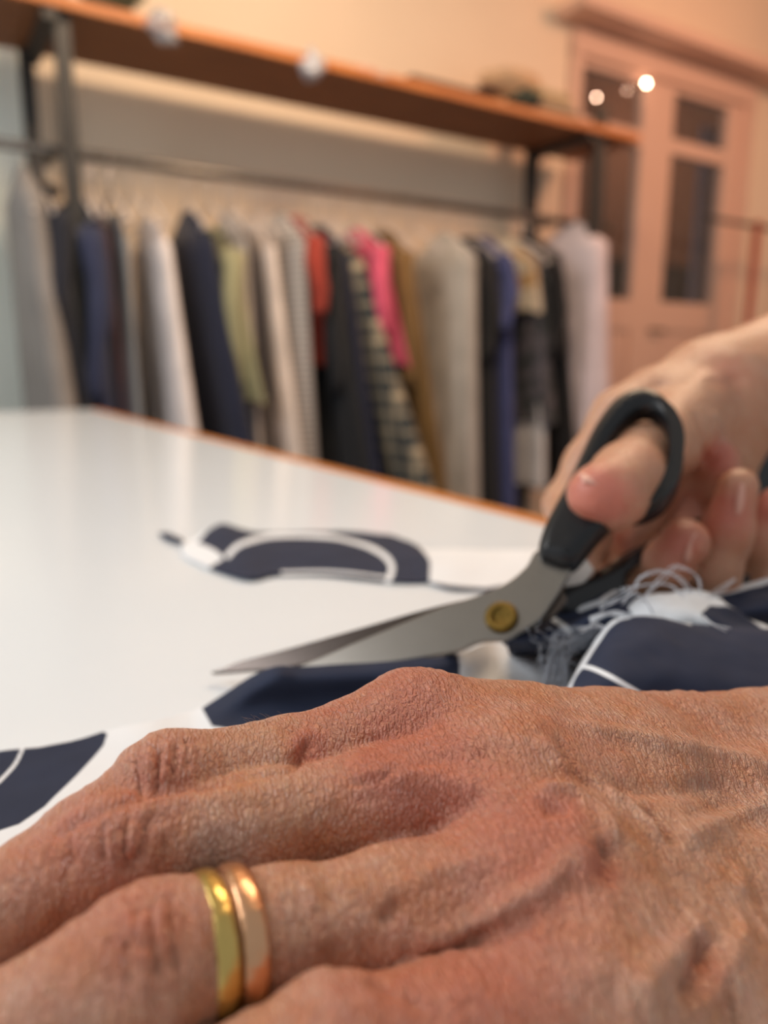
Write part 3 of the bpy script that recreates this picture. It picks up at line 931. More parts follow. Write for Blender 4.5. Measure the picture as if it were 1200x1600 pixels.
# finger handle (larger loop, mostly behind the fingers)
plate('handle', [[(862, 930), (888, 910), (930, 893), (985, 864), (1030, 834), (1080, 812), (1130, 806), (1175, 830), (1185, 880), (1150, 930), (1090, 962), (1020, 975), (950, 975), (890, 975), (862, 960)],
                 [(985, 888), (1030, 860), (1085, 838), (1125, 832), (1150, 850), (1150, 885), (1115, 918), (1060, 940), (1005, 945), (972, 930)]],
      -.0020, .0100, .0042, M_grip, sz, 5, 4, FR2)['label'] = 'black finger loop handle'


# ------------------------------------------------------------------ hands: sculpted distance fields
def smin(a, b, k):
    h = np.clip(.5+.5*(b-a)/k, 0, 1)
    return b+(a-b)*h-k*h*(1-h)


def cone(P, a, b, ra, rb):
    ab = b-a
    t = np.clip(((P-a)@ab)/(ab@ab), 0, 1)
    return np.linalg.norm(P-a-t[:, None]*ab, axis=1) - (ra+(rb-ra)*t)


def chain(P, pts, k=.003):
    d = None
    for (a, ra), (b, rb) in zip(pts[:-1], pts[1:]):
        c = cone(P, a, b, ra, rb)
        d = c if d is None else smin(d, c, k)
    return d


def surface_nets(f, lo, hi, h):
    n = np.ceil((hi-lo)/h).astype(int)+1
    xs = [lo[i]+h*np.arange(n[i]) for i in range(3)]
    G_ = np.empty(n, np.float32)
    YY, ZZ = np.meshgrid(xs[1], xs[2], indexing='ij')
    step = 8
    for i in range(0, n[0], step):
        xx = xs[0][i:i+step]
        P = np.stack([np.repeat(xx, YY.size), np.tile(YY.ravel(), len(xx)), np.tile(ZZ.ravel(), len(xx))], -1)
        G_[i:i+step] = f(P).reshape(len(xx), n[1], n[2])
    S = G_ < 0
    cell = np.zeros(np.array(n)-1, np.int16)
    acc = np.zeros(tuple(np.array(n)-1)+(3,), np.float32); cnt = np.zeros(np.array(n)-1, np.float32)
    corners = [(a, b, c) for a in (0, 1) for b in (0, 1) for c in (0, 1)]
    sl = lambda o: tuple(slice(o[i], n[i]-1+o[i]) for i in range(3))
    for a in corners:
        for ax in range(3):
            if a[ax]: continue
            b = list(a); b[ax] = 1; b = tuple(b)
            va, vb = G_[sl(a)], G_[sl(b)]
            m = (va < 0) != (vb < 0)
            t = np.where(m, va/np.where(m, va-vb, 1), 0)
            for q in range(3):
                acc[..., q] += np.where(m, a[q]+(t if q == ax else 0), 0)
            cnt += m
    act = cnt > 0
    idx = -np.ones(act.shape, np.int64); idx[act] = np.arange(act.sum())
    I = np.argwhere(act)
    V = lo + h*(I + acc[act]/cnt[act][:, None])
    F_ = []
    for ax in range(3):
        o1, o2 = [(1, 2), (2, 0), (0, 1)][ax]
        s0 = [slice(1, -1)]*3; s0[ax] = slice(0, -1)
        s1 = list(s0); s1[ax] = slice(1, None)
        a, b = S[tuple(s0)], S[tuple(s1)]
        off = np.array([1, 1, 1]); off[ax] = 0
        for m, flip in ((a & ~b, False), (~a & b, True)):
            E_ = np.argwhere(m)+off
            if len(E_) == 0: continue
            def g(d1, d2):
                q = E_.copy(); q[:, o1] -= d1; q[:, o2] -= d2
                return idx[q[:, 0], q[:, 1], q[:, 2]]
            quad = np.stack([g(0, 0), g(1, 0), g(1, 1), g(0, 1)], -1)
            F_.append(quad[:, ::-1] if flip else quad)
    F_ = np.concatenate(F_)
    F_ = F_[(F_ >= 0).all(1)]
    return V, F_


def grad(f, P, e=2e-4):
    g = np.stack([f(P+np.eye(3)[i]*e)-f(P-np.eye(3)[i]*e) for i in range(3)], -1)
    return g/(np.linalg.norm(g, axis=1)[:, None]+1e-12)


def subdivide(V, Fq):
    E_ = np.concatenate([Fq[:, [0, 1]], Fq[:, [1, 2]], Fq[:, [2, 3]], Fq[:, [3, 0]]])
    Es = np.sort(E_, 1)
    key = Es[:, 0]*len(V)+Es[:, 1]
    u, inv = np.unique(key, return_inverse=True)
    ev = np.stack([u//len(V), u % len(V)], -1)
    M_ = V[ev].mean(1)
    Cn = V[Fq].mean(1)
    n0, n1 = len(V), len(V)+len(M_)
    k = len(Fq)
    e = [inv[i*k:(i+1)*k]+n0 for i in range(4)]
    c = np.arange(k)+n1
    F2 = np.concatenate([np.stack([Fq[:, 0], e[0], c, e[3]], -1), np.stack([e[0], Fq[:, 1], e[1], c], -1),
                         np.stack([c, e[1], Fq[:, 2], e[2]], -1), np.stack([e[3], c, e[2], Fq[:, 3]], -1)])
    return np.concatenate([V, M_, Cn]), F2


def pc(*q):
    """(u, v, depth, radius) list -> (point, radius) list"""
    return [(C(a, b, c), r) for a, b, c, r in q]


def trace(f, pts):
    """drop pixel points onto the surface of f"""
    out = []
    for u, v in pts:
        r = ray(u, v); r = r/np.linalg.norm(r)
        t = .05
        for _ in range(60):
            d = float(f((O3+r*t)[None])[0])
            t += max(d*.9, 2e-5)
            if d < 1e-5 or t > .5: break
        out.append(O3+r*t)
    return out


def seg_d(P, pts):
    d = np.full(len(P), 1.0); s = np.zeros(len(P))
    pts = np.array(pts)
    L_ = np.concatenate([[0], np.cumsum(np.linalg.norm(np.diff(pts, axis=0), axis=1))])
    for i, (a, b) in enumerate(zip(pts[:-1], pts[1:])):
        ab = b-a
        t = np.clip(((P-a)@ab)/(ab@ab+1e-15), 0, 1)
        q = np.linalg.norm(P-a-t[:, None]*ab, axis=1)
        m = q < d
        d = np.where(m, q, d); s = np.where(m, (L_[i]+t*(L_[i+1]-L_[i]))/L_[-1], s)
    return d, s


# --- left hand
LF = {
 'index': pc((650, 1150, .143, .0118), (440, 1206, .133, .0088), (268, 1234, .124, .0091), (150, 1318, .116, .0078), (40, 1408, .109, .0077), (-90, 1500, .103, .0070), (-165, 1560, .108, .0064)),
 'middle': pc((800, 1232, .131, .0120), (600, 1262, .125, .0096), (410, 1295, .119, .0086), (180, 1340, .112, .0089), (20, 1422, .106, .0076), (-120, 1500, .103, .0070), (-200, 1570, .108, .0065)),
 'ring': pc((860, 1378, .114, .0118), (640, 1430, .108, .0094), (430, 1466, .102, .0086), (300, 1492, .0965, .0088), (228, 1512, .094, .0092), (110, 1582, .091, .0079), (0, 1638, .090, .0077), (-120, 1720, .088, .0070), (-190, 1800, .090, .0062)),
 'pinky': pc((930, 1555, .101, .0112), (700, 1638, .092, .0088), (520, 1660, .086, .0084), (400, 1715, .083, .0074), (280, 1780, .082, .0070), (170, 1850, .084, .0060)),
}
LB = [pc((650, 1150, .143, .0118), (950, 1168, .155, .0112), (1200, 1172, .166, .0125), (1500, 1150, .182, .015)),
      pc((800, 1232, .131, .0120), (1000, 1262, .140, .0112), (1250, 1270, .148, .013), (1550, 1200, .172, .016)),
      pc((860, 1378, .114, .0118), (1050, 1410, .121, .0115), (1250, 1430, .128, .0135), (1550, 1250, .158, .016)),
      pc((930, 1555, .101, .0112), (1100, 1585, .106, .012), (1250, 1598, .111, .013), (1550, 1340, .145, .016)),
      pc((730, 1192, .137, .0098), (1000, 1212, .147, .0118)), pc((790, 1305, .1225, .0098), (1000, 1335, .130, .0118)), pc((820, 1462, .1075, .0098), (1050, 1500, .1135, .0118)),
      pc((700, 1260, .145, .007), (1000, 1330, .138, .010), (1300, 1380, .142, .014)),
      pc((1000, 1450, .118, .009), (1200, 1500, .122, .012), (1300, 1500, .13, .014)),
      pc((1500, 1150, .182, .015), (1560, 1340, .145, .016)),
      pc((1530, 1150, .178, .020), (1800, 1080, .21, .025)), pc((1540, 1250, .160, .018), (1800, 1150, .195, .024))]
LT = pc((1350, 1260, .17, .013), (1080, 1270, .152, .011), (900, 1290, .142, .0095), (760, 1300, .139, .0088), (660, 1310, .139, .0078))
Lcav = []


def f_left(P):
    palm = None
    for ch_ in LB:
        c = chain(P, ch_, .004)
        palm = c if palm is None else smin(palm, c, .007)
    palm = smin(palm, chain(P, LT, .003), .004)
    D = None
    for k in ('index', 'middle', 'ring', 'pinky'):
        c = smin(palm, chain(P, LF[k], .0035), .0048)
        D = c if D is None else smin(D, c, .0008)
    return np.maximum(D, .0022-P[:, 2])                      # palm and fingers press flat on the cloth


M_ax = C(1200, 1290, .150)-C(480, 1290, .120); M_ax[2] *= .3; M_ax /= np.linalg.norm(M_ax)
M_bx = np.cross([0, 0, 1.0], M_ax); M_bx /= np.linalg.norm(M_bx)


def bounds(groups, pad=.004):
    lo = np.full(3, 1e9); hi = -lo
    for g in groups:
        for q, r in g:
            lo = np.minimum(lo, q-r-pad); hi = np.maximum(hi, q+r+pad)
    return lo, hi


FEAT = [  # (pixel polyline, height mm, width mm)
 # veins and tendons
 ([(640, 1478), (700, 1462), (750, 1440), (800, 1416), (850, 1386), (885, 1345), (905, 1310)], .9, 1.7),
 ([(843, 1150), (868, 1182), (890, 1210)], .5, 1.5), ([(872, 1150), (900, 1208), (938, 1234)], -.5, 1.1),
 ([(835, 1246), (862, 1234), (896, 1238), (925, 1258), (948, 1282), (960, 1320)], .85, 1.4), ([(846, 1266), (870, 1262), (892, 1268)], -.8, 1.5),
 ([(940, 1225), (962, 1240), (1000, 1276), (1036, 1320)], .75, 1.6), ([(1008, 1262), (1030, 1295), (1052, 1326)], -.7, 1.3),
 ([(880, 1128), (967, 1147), (1083, 1170), (1220, 1196)], .75, 2.2), ([(930, 1228), (990, 1232), (1060, 1234), (1150, 1222)], -.7, 2.0),
 ([(1053, 1326), (1093, 1302), (1167, 1268), (1230, 1250)], .7, 1.8), ([(1060, 1270), (1120, 1262), (1160, 1248)], -.4, 2.0),
 ([(946, 1312), (952, 1345), (944, 1380)], -.9, 1.4), ([(920, 1318), (912, 1350), (900, 1390)], .5, 1.5),
 ([(1100, 1436), (1068, 1480), (1015, 1530), (985, 1590)], .8, 1.8), ([(1104, 1466), (1086, 1512), (1070, 1560)], -.8, 1.4),
 ([(1170, 1440), (1140, 1500), (1108, 1550), (1085, 1600)], .5, 1.4),
 ([(1150, 1350), (1158, 1372), (1160, 1400)], .4, 1.2),
 ([(720, 1475), (770, 1462), (820, 1442), (850, 1422)], -.5, 1.3),
 ([(575, 1160), (640, 1175), (720, 1185), (800, 1178)], -.55, 2.5), ([(560, 1200), (650, 1215), (740, 1230), (830, 1260)], .5, 2.5),
 ([(470, 1330), (560, 1318), (650, 1300)], -.2, 2.5),
 ([(540, 1225), (600, 1216), (620, 1190)], -.25, .7),
 ([(600, 1395), (640, 1380), (700, 1350), (780, 1345)], .35, 1.5),
 ([(590, 1440), (612, 1425), (625, 1400)], -.6, 1.2),
 # webs and big creases
 ([(380, 1214), (440, 1204), (462, 1196), (476, 1168), (485, 1150)], -.45, .8), ([(440, 1185), (470, 1160), (480, 1140)], .3, 1.2),
 ([(60, 1318), (120, 1285), (200, 1250), (300, 1232), (400, 1214)], -.6, 1.1), ([(150, 1298), (230, 1262), (320, 1250), (420, 1238)], .3, 1.6),
 # index PIP
 ([(212, 1185), (214, 1210), (220, 1240)], -.35, .45), ([(250, 1165), (246, 1200), (243, 1238)], -.45, .5), ([(274, 1158), (272, 1185), (266, 1215)], -.4, .45), ([(290, 1152), (293, 1180), (290, 1205)], -.35, .45),
 ([(230, 1168), (232, 1200), (234, 1236)], .25, .7), ([(262, 1158), (259, 1190), (256, 1225)], .3, .6), ([(305, 1150), (308, 1175), (304, 1200)], -.18, .4),
 ([(100, 1280), (110, 1295), (112, 1310)], -.2, .4), ([(84, 1290), (95, 1305), (98, 1320)], -.2, .4),
 # middle PIP
 ([(163, 1280), (161, 1315), (163, 1350)], -.45, .5), ([(183, 1265), (178, 1290), (174, 1320)], -.3, .4), ([(209, 1250), (196, 1290), (195, 1322), (199, 1345), (188, 1362)], -.5, .5),
 ([(229, 1275), (220, 1318), (208, 1350), (198, 1370)], -.45, .5), ([(258, 1300), (254, 1335), (246, 1368)], -.25, .45), ([(113, 1305), (110, 1330), (114, 1358)], -.25, .5), ([(275, 1290), (278, 1330)], -.15, .4),
 ([(212, 1285), (206, 1315), (206, 1338)], .35, .7), ([(172, 1290), (170, 1320), (172, 1345)], .25, .6), ([(240, 1290), (236, 1330), (228, 1358)], .2, .7),
 # ring PIP
 ([(217, 1412), (212, 1445), (222, 1475), (236, 1490)], -.45, .6), ([(241, 1402), (236, 1450), (244, 1500), (250, 1530)], -.5, .6), ([(268, 1394), (263, 1440), (270, 1490), (276, 1530)], -.5, .6),
 ([(198, 1465), (196, 1500), (205, 1545)], -.4, .7), ([(172, 1460), (168, 1500), (174, 1540)], -.25, .6), ([(288, 1400), (287, 1440), (292, 1480)], -.2, .5),
 ([(226, 1425), (225, 1460), (230, 1500)], .3, .9), ([(254, 1405), (250, 1450), (257, 1500)], .35, .8),
 # ring finger base
 ([(398, 1390), (405, 1430), (402, 1480)], -.15, .8), ([(500, 1370), (515, 1395), (520, 1420)], -.35, 1.2), ([(470, 1375), (485, 1400), (490, 1425)], .3, 1.2),
 # pinky wrinkles
 ([(468, 1552), (470, 1575), (466, 1610)], -.3, .6), ([(500, 1545), (505, 1570), (502, 1610)], -.25, .6), ([(560, 1530), (610, 1545), (660, 1575), (690, 1610)], -.6, 1.0),
]
REDS = [((640, 1070), .014, .9), ((600, 1190), .010, .8), ((700, 1215), .012, .7), ((250, 1195), .008, .7), ((190, 1315), .008, .5), ((235, 1440), .007, .55), ((120, 1260), .006, .5),
        ((840, 1320), .011, .9), ((870, 1260), .004, .8), ((480, 1163), .003, 1.3), ((700, 1540), .012, .6), ((560, 1570), .008, .5), ((1100, 1130), .02, .35), ((500, 1110), .006, .5), ((820, 1560), .012, .5),
        ((60, 1330), .008, .5), ((130, 1450), .012, .35), ((940, 1350), .003, .8), ((1090, 1500), .004, .6), ((900, 1150), .012, .5)]
BROWN = [((505, 1487), .0018, 1.0), ((1020, 1365), .0015, .7), ((1060, 1360), .0013, .7), ((320, 1455), .002, .5), ((570, 1173), .0012, .5), ((982, 1420), .001, .6), ((930, 1310), .003, .3)]


def build_hand(name, f, lo, hi, h, feats, reds, browns, mat, subs, ax, bx, wr_amp, sss_label, cat):
    V, Fq = surface_nets(f, lo, hi, h)
    for _ in range(2):
        V = V - grad(f, V)*f(V)[:, None]*.9
    for _ in range(subs):
        V, Fq = subdivide(V, Fq)
        Nn = None
    g = grad(f, V)
    V = V - g*f(V)[:, None]*.9
    Nn = grad(f, V, 6e-4)
    hgt = np.zeros(len(V)); red = np.zeros(len(V)); brn = np.zeros(len(V)); ridge = np.zeros(len(V))
    view = O3 - V; view /= np.linalg.norm(view, axis=1)[:, None]
    facing = (Nn*view).sum(1)
    for pts, amp, wd in feats:
        tp = trace(f, catmull([np.array(q, float) for q in pts], 4))
        dd, ss = seg_d(V, tp)
        e = np.exp(-(dd/(wd*1e-3))**2)*np.clip(np.minimum(ss, 1-ss)*6+.12, 0, 1)
        hgt += amp*(1.6e-3 if wd > .9 else 2.0e-3)*e
        if amp > .6: ridge += e
    for (q, r, a) in reds:
        c = trace(f, [q])[0]
        red += a*np.exp(-(np.linalg.norm(V-c, axis=1)/r)**2)
    for (q, r, a) in browns:
        c = trace(f, [q])[0]
        brn += a*np.exp(-(np.linalg.norm(V-c, axis=1)/r)**2)
    hc = np.stack([V@ax, V@bx, V[:, 2]], -1)
    warp = np.stack([fbm(V*90, 31, 2), fbm(V*90, 47, 2), fbm(V*90, 59, 2)], -1)*.0016
    q = hc+warp
    n1 = vnoise(q*np.array([520, 110, 170]), 3)             # ripples across the hand
    n1b = vnoise(q*np.array([120, 560, 420]), 13)           # lines along the hand over the knuckles
    n3 = fbm(V*120, 9, 3)
    kc = trace(f, [(650, 1210)])[0]
    kn = np.exp(-(np.linalg.norm(V-kc, axis=1)/.022)**2)
    rip = (1-np.abs(n1)*2.4)*(1-kn) + (1-np.abs(n1b)*2.4)*kn
    rc = trace(f, [(1020, 1470)])[0]
    rn = np.exp(-(np.linalg.norm(V-rc, axis=1)/.022)**2)
    hgt += wr_amp*(rip*(.00018+.00022*rn)*(.6+.8*np.clip(n3+.3, 0, 1.2)) + n3*.00022)
    V = V + Nn*hgt[:, None]
    o = mesh_np(name, V, Fq, mat, None)
    for nm, arr in (('red', red), ('brown', brn), ('vein', ridge)):
        a = o.data.attributes.new(nm, 'FLOAT', 'POINT'); a.data.foreach_set('value', arr.astype(np.float32))
    a = o.data.attributes.new('hc', 'FLOAT_VECTOR', 'POINT'); a.data.foreach_set('vector', (hc*1000).astype(np.float32).ravel())
    return tag(o, sss_label, cat)


def skin_mat(name, base, warm, redc, bump, sss=.0018, rough=.35):
    m, nt, p = new_mat(name)
    lk = nt.links.new
    hc = N(nt, 'ShaderNodeAttribute', attribute_name='hc')
    red = N(nt, 'ShaderNodeAttribute', attribute_name='red')
    brn = N(nt, 'ShaderNodeAttribute', attribute_name='brown')
    vein = N(nt, 'ShaderNodeAttribute', attribute_name='vein')
    # broad mottling
    nz = N(nt, 'ShaderNodeTexNoise'); nz.inputs['Scale'].default_value = .13; nz.inputs['Detail'].default_value = 5; nz.inputs['Roughness'].default_value = .62
    lk(hc.outputs['Vector'], nz.inputs['Vector'])
    mr = N(nt, 'ShaderNodeMapRange'); mr.inputs['From Min'].default_value = .35; mr.inputs['From Max'].default_value = .65
    lk(nz.outputs['Fac'], mr.inputs['Value'])
    mx = N(nt, 'ShaderNodeMix', data_type='RGBA'); mx.inputs['A'].default_value = base; mx.inputs['B'].default_value = warm
    lk(mr.outputs[0], mx.inputs['Factor'])
    mr2 = N(nt, 'ShaderNodeMath', operation='MULTIPLY', use_clamp=True); mr2.inputs[1].default_value = .75
    nb = N(nt, 'ShaderNodeTexNoise'); nb.inputs['Scale'].default_value = .5; nb.inputs['Detail'].default_value = 4
    lk(hc.outputs['Vector'], nb.inputs['Vector'])
    ad = N(nt, 'ShaderNodeMath', operation='MULTIPLY_ADD'); ad.inputs[1].default_value = .9; ad.inputs[2].default_value = -.42
    lk(nb.outputs['Fac'], ad.inputs[0])
    a2 = N(nt, 'ShaderNodeMath', operation='ADD', use_clamp=True); lk(ad.outputs[0], a2.inputs[0]); lk(red.outputs['Fac'], a2.inputs[1])
    lk(a2.outputs[0], mr2.inputs[0])
    m2 = N(nt, 'ShaderNodeMix', data_type='RGBA'); m2.inputs['B'].default_value = redc
    lk(mr2.outputs[0], m2.inputs['Factor']); lk(mx.outputs['Result'], m2.inputs['A'])
    m3 = N(nt, 'ShaderNodeMix', data_type='RGBA'); m3.inputs['B'].default_value = srgb(150, 92, 52)
    c3 = N(nt, 'ShaderNodeMath', operation='MULTIPLY', use_clamp=True); c3.inputs[1].default_value = .6; lk(brn.outputs['Fac'], c3.inputs[0])
    lk(c3.outputs[0], m3.inputs['Factor']); lk(m2.outputs['Result'], m3.inputs['A'])
    m4 = N(nt, 'ShaderNodeMix', data_type='RGBA'); m4.inputs['B'].default_value = srgb(190, 160, 140)
    c4 = N(nt, 'ShaderNodeMath', operation='MULTIPLY', use_clamp=True); c4.inputs[1].default_value = .35; lk(vein.outputs['Fac'], c4.inputs[0])
    lk(c4.outputs[0], m4.inputs['Factor']); lk(m3.outputs['Result'], m4.inputs['A'])
    # fine criss-cross creases
    wn = N(nt, 'ShaderNodeTexNoise'); wn.inputs['Scale'].default_value = .45; wn.inputs['Detail'].default_value = 3
    lk(hc.outputs['Vector'], wn.inputs['Vector'])
    wa = N(nt, 'ShaderNodeVectorMath', operation='MULTIPLY_ADD')
    lk(wn.outputs['Color'], wa.inputs[0]); wa.inputs[1].default_value = (1.0, 1.0, 1.0); lk(hc.outputs['Vector'], wa.inputs[2])
    hs = []                                                 # cell scale per mm: medium, fine, long transverse
    for scl, vec, amp in ((1.0, (1.35, .55, .75), 1.0), (1.0, (2.6, 1.7, 1.8), .45), (1.0, (.85, .20, .35), 1.0)):
        mp = N(nt, 'ShaderNodeMapping'); mp.inputs['Scale'].default_value = vec
        lk(wa.outputs[0], mp.inputs['Vector'])
        vo = N(nt, 'ShaderNodeTexVoronoi', feature='DISTANCE_TO_EDGE'); vo.inputs['Scale'].default_value = scl
        lk(mp.outputs[0], vo.inputs['Vector'])
        r = N(nt, 'ShaderNodeMapRange', interpolation_type='SMOOTHSTEP'); r.inputs['From Max'].default_value = .26; r.inputs['To Max'].default_value = amp
        lk(vo.outputs['Distance'], r.inputs['Value'])
        hs.append(r.outputs[0])
    s = hs[0]
    for q in hs[1:]:
        a = N(nt, 'ShaderNodeMath', operation='ADD'); lk(s, a.inputs[0]); lk(q, a.inputs[1]); s = a.outputs[0]
    fn = N(nt, 'ShaderNodeTexNoise'); fn.inputs['Scale'].default_value = 5; fn.inputs['Detail'].default_value = 3
    lk(hc.outputs['Vector'], fn.inputs['Vector'])
    a = N(nt, 'ShaderNodeMath', operation='MULTIPLY_ADD'); a.inputs[1].default_value = .25; lk(fn.outputs['Fac'], a.inputs[0]); lk(s, a.inputs[2])
    bp = N(nt, 'ShaderNodeBump'); bp.inputs['Strength'].default_value = bump; bp.inputs['Distance'].default_value = .00020
    lk(a.outputs[0], bp.inputs['Height'])
    cr_ = N(nt, 'ShaderNodeMapRange'); cr_.inputs['From Min'].default_value = .7; cr_.inputs['From Max'].default_value = 2.3
    cr_.inputs['To Min'].default_value = .34*bump; cr_.inputs['To Max'].default_value = 0
    lk(a.outputs[0], cr_.inputs['Value'])
    m5 = N(nt, 'ShaderNodeMix', data_type='RGBA'); m5.inputs['B'].default_value = srgb(158, 84, 60)     # creases are redder skin, with their shade darkened into the colour
    lk(cr_.outputs[0], m5.inputs['Factor']); lk(m4.outputs['Result'], m5.inputs['A'])
    lk(m5.outputs['Result'], p.inputs['Base Color'])
    lk(bp.outputs[0], p.inputs['Normal'])
    p.inputs['Roughness'].default_value = rough
    p.inputs['Subsurface Weight'].default_value = .25
    p.inputs['Subsurface Radius'].default_value = (1.0, .35, .18)
    p.inputs['Subsurface Scale'].default_value = sss
    return m


M_skinL = skin_mat('aged_skin', srgb(212, 170, 145), srgb(204, 144, 104), srgb(196, 110, 90), 1.0)
M_skinR = skin_mat('soft_skin', srgb(206, 160, 130), srgb(198, 148, 116), srgb(206, 112, 98), .35)
lo, hi = bounds(list(LF.values())+LB+[LT])
lh = build_hand('hand', f_left, lo, hi, .0013, FEAT, REDS, BROWN, M_skinL, 1, M_ax, M_bx, 1.0,
                'wrinkled left hand lying flat in front, wearing two rings', 'hand')

# fine hairs along the far edge of the index finger and the back of the hand
L = []
for k in range(44):
    u = random.uniform(330, 470) if k < 28 else random.uniform(1030, 1120)
    v = 1128-(u-330)*.10 if k < 45 else 1090
    q = trace(f_left, [(u, v+random.uniform(2, 12))])[0]
    n = grad(f_left, q[None])[0]
    dr_ = n*.0016*random.uniform(.5, 1.1) - M_ax*random.uniform(.0008, .002)
    L.append([q-n*.0002, q+dr_*.5, q+dr_ - np.array([0, 0, .0003])])
hb = bmesh.new()
for c in L: tube(hb, catmull(c, 3), .000016, 3)
hr = obj('fine_hair', hb, plain('pale_hair', srgb(160, 130, 105), .5), lh); hr['kind'] = 'stuff'
hr.matrix_parent_inverse = Matrix.Identity(4)

# --- rings on the ring finger
def ring_band(u, v, d, axis, rad, half, mat, label):
    c = C(u, v, d)
    t = axis/np.linalg.norm(axis)
    a = np.cross(t, [0, 0, 1.0]); a /= np.linalg.norm(a); b = np.cross(a, t)
    bm = bmesh.new()
    n, m = 72, 14
    vs = []
    for i in range(n):
        A = 2*PI*i/n
        er = a*math.cos(A)+b*math.sin(A)
        vs.append([bm.verts.new(Vector(c + er*(rad+(.00085*math.cos(2*PI*k/m) if math.cos(2*PI*k/m) > 0 else .00035*math.cos(2*PI*k/m))) + t*half*math.sin(2*PI*k/m))) for k in range(m)])
    for i in range(n):
        for k in range(m):
            bm.faces.new([vs[i][k], vs[i][(k+1) % m], vs[(i+1) % n][(k+1) % m], vs[(i+1) % n][k]])
    return tag(obj('ring', bm, mat), label, 'ring', 'plain gold bands on the ring finger')


ra_ = C(430, 1466, .102)-C(300, 1492, .0965)
M_gold = plain('yellow_gold', srgb(212, 182, 108), .28, 1.0, noise=.08, scale=300, bump=.12, bscale=700)
M_rose = plain('rose_gold', srgb(222, 172, 132), .30, 1.0, noise=.08, scale=300, bump=.12, bscale=700)
ring_band(327, 1488, .0975, ra_+np.array([0, 0, .0008]), .0094, .0016, M_gold, 'yellow gold band nearer the fingertip')
ring_band(366, 1479, .0993, ra_+np.array([0, 0, .0004]), .0096, .0018, M_rose, 'slightly wider rose gold band nearer the knuckles')

# --- right hand holding the scissors
RFi = {
 'thumb': pc((1085, 640, .297, .0150), (1040, 690, .282, .0128), (1002, 722, .262, .0125), (982, 750, .246, .0122), (955, 771, .238, .0112), (930, 772, .236, .0086)),
 'index': pc((975, 655, .305, .0125), (920, 725, .305, .0098), (884, 788, .300, .0085), (918, 836, .268, .0080), (902, 880, .247, .0066)),
 'middle': pc((1030, 740, .305, .0125), (985, 820, .298, .0098), (950, 880, .280, .0086), (985, 935, .262, .0080), (1035, 892, .256, .0090), (1070, 848, .252, .0082)),
 'ring': pc((1080, 760, .310, .0125), (1060, 850, .298, .0095), (1075, 925, .272, .0085), (1112, 900, .262, .0090), (1136, 830, .260, .0084), (1154, 762, .258, .0066)),
 'pinky': pc((1130, 770, .315, .0115), (1140, 860, .300, .0088), (1165, 900, .278, .0080), (1185, 850, .272, .0080), (1215, 790, .272, .0070)),
}
RB = [pc((1320, 545, .345, .029), (1120, 622, .315, .0235)),
      pc((1120, 622, .315, .0225), (1030, 640, .308, .0165), (975, 655, .305, .0125)),
      pc((1120, 630, .315, .0225), (1060, 690, .307, .015), (1030, 740, .305, .0125)),
      pc((1120, 640, .315, .0225), (1100, 700, .310, .014), (1080, 760, .310, .0125)),
      pc((1130, 640, .320, .021), (1130, 705, .316, .012), (1130, 770, .315, .0115)),
      pc((1320, 545, .345, .029), (1700, 430, .42, .036))]
RT = [pc((1130, 640, .312, .016), (1075, 660, .300, .0140), (1040, 690, .282, .0125)),
      pc((1118, 760, .293, .008), (1124, 728, .288, .0068), (1128, 712, .286, .0050))]


def f_right(P):
    palm = None
    for ch_ in RB:
        c = chain(P, ch_, .006)
        palm = c if palm is None else smin(palm, c, .010)
    for ch_ in RT:
        palm = smin(palm, chain(P, ch_, .004), .005)
    D = None
    for k in RFi:
        c = smin(palm, chain(P, RFi[k], .004), .006)
        D = c if D is None else smin(D, c, .0008)
    return D


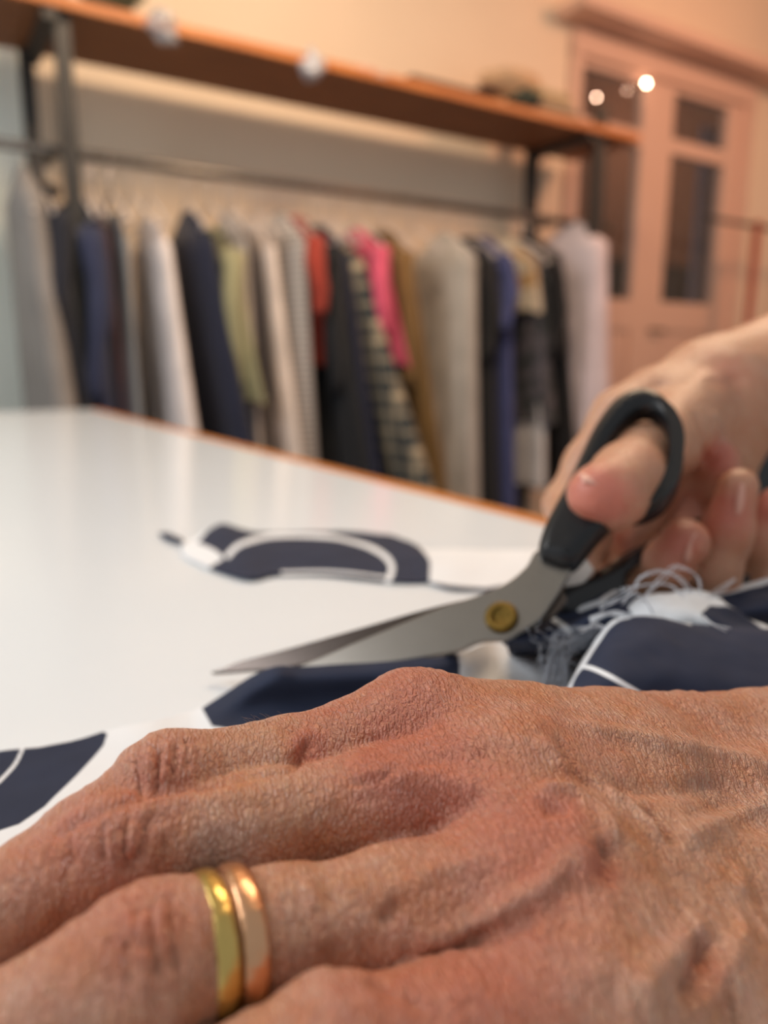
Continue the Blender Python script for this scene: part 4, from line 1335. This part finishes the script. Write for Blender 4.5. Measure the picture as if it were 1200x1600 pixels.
lo, hi = bounds(list(RFi.values())+RB+RT)
R_ax = C(1200, 600, .32)-C(980, 760, .29); R_ax /= np.linalg.norm(R_ax)
R_bx = np.cross([0, 0, 1.0], R_ax); R_bx /= np.linalg.norm(R_bx)
build_hand('hand', f_right, lo, hi, .0024, [([(1010, 600), (1060, 600), (1100, 570)], -.5, 3), ([(1100, 590), (1130, 600), (1170, 590)], -.5, 3), ([(1110, 640), (1125, 670), (1128, 700)], .8, 3), ([(1085, 640), (1100, 690), (1105, 740)], -1.0, 2.5)],
           [((915, 765), .010, 1.1), ((950, 790), .010, .7), ((1125, 715), .008, 1.2), ((1060, 850), .010, 1.0), ((1135, 800), .010, 1.1), ((1190, 790), .01, 1.1), ((1090, 800), .012, .6), ((960, 840), .01, .7), ((1140, 580), .01, .4), ((1000, 700), .01, .2)],
           [], M_skinR, 1, R_ax, R_bx, .6, 'right hand gripping the scissors, thumb through the upper loop', 'hand')
rh = bpy.data.objects['hand.001']
M_nail = plain('fingernail', srgb(222, 168, 150), .42, noise=.03)
M_nailw = plain('white_fingernail', srgb(244, 240, 232), .3, noise=.02)


def nail(u, v, d, ax_, nrm, ln, wd, mat, label=None):
    c = C(u, v, d)
    ax_ = np.array(ax_, float)/np.linalg.norm(ax_); nrm = np.array(nrm, float); nrm -= ax_*(nrm@ax_); nrm /= np.linalg.norm(nrm)
    s = np.cross(nrm, ax_)
    bm = bmesh.new()
    n = 10
    g = [[None]*(n+1) for _ in range(n+1)]
    for i in range(n+1):
        for j in range(n+1):
            x, y = 2*i/n-1, 2*j/n-1
            y2 = y*math.sqrt(max(0, 1-.45*x*x)); 
            q = c + ax_*ln*x + s*wd*y2 + nrm*(.0012-.0030*(y2*y2)*.7-.0006*x*x)
            g[i][j] = bm.verts.new(q)
    for i in range(n):
        for j in range(n):
            bm.faces.new([g[i][j], g[i+1][j], g[i+1][j+1], g[i][j+1]])
    o = obj('fingernail', bm, mat, rh)
    o.matrix_parent_inverse = Matrix.Identity(4)
    md = o.modifiers.new('thickness', 'SOLIDIFY'); md.thickness = .0005
    if label: o['label'] = label
    return o


camv = RC @ np.array([0, 0, 1.0]); camr = RC @ np.array([1.0, 0, 0]); camu = RC @ np.array([0, 1.0, 0])
nail(896, 892, .2412, -camr*.75-camu*.6, camv, .0054, .0050, M_nailw, 'white index fingernail')
nail(936, 744, .2320, -camr, camu*.95+camv*.35, .0062, .0052, M_nail)
nail(1083, 858, .2465, camr*.35+camu*.9, camv*.55+camr*.9, .0050, .0040, M_nail)
nail(1160, 782, .2530, camr*.15+camu*1, camv*.6+camr*.8, .0055, .0036, M_nail)
nail(1218, 800, .2660, camr*.4+camu*1, camv*.6+camr*.8, .0050, .0036, M_nail)
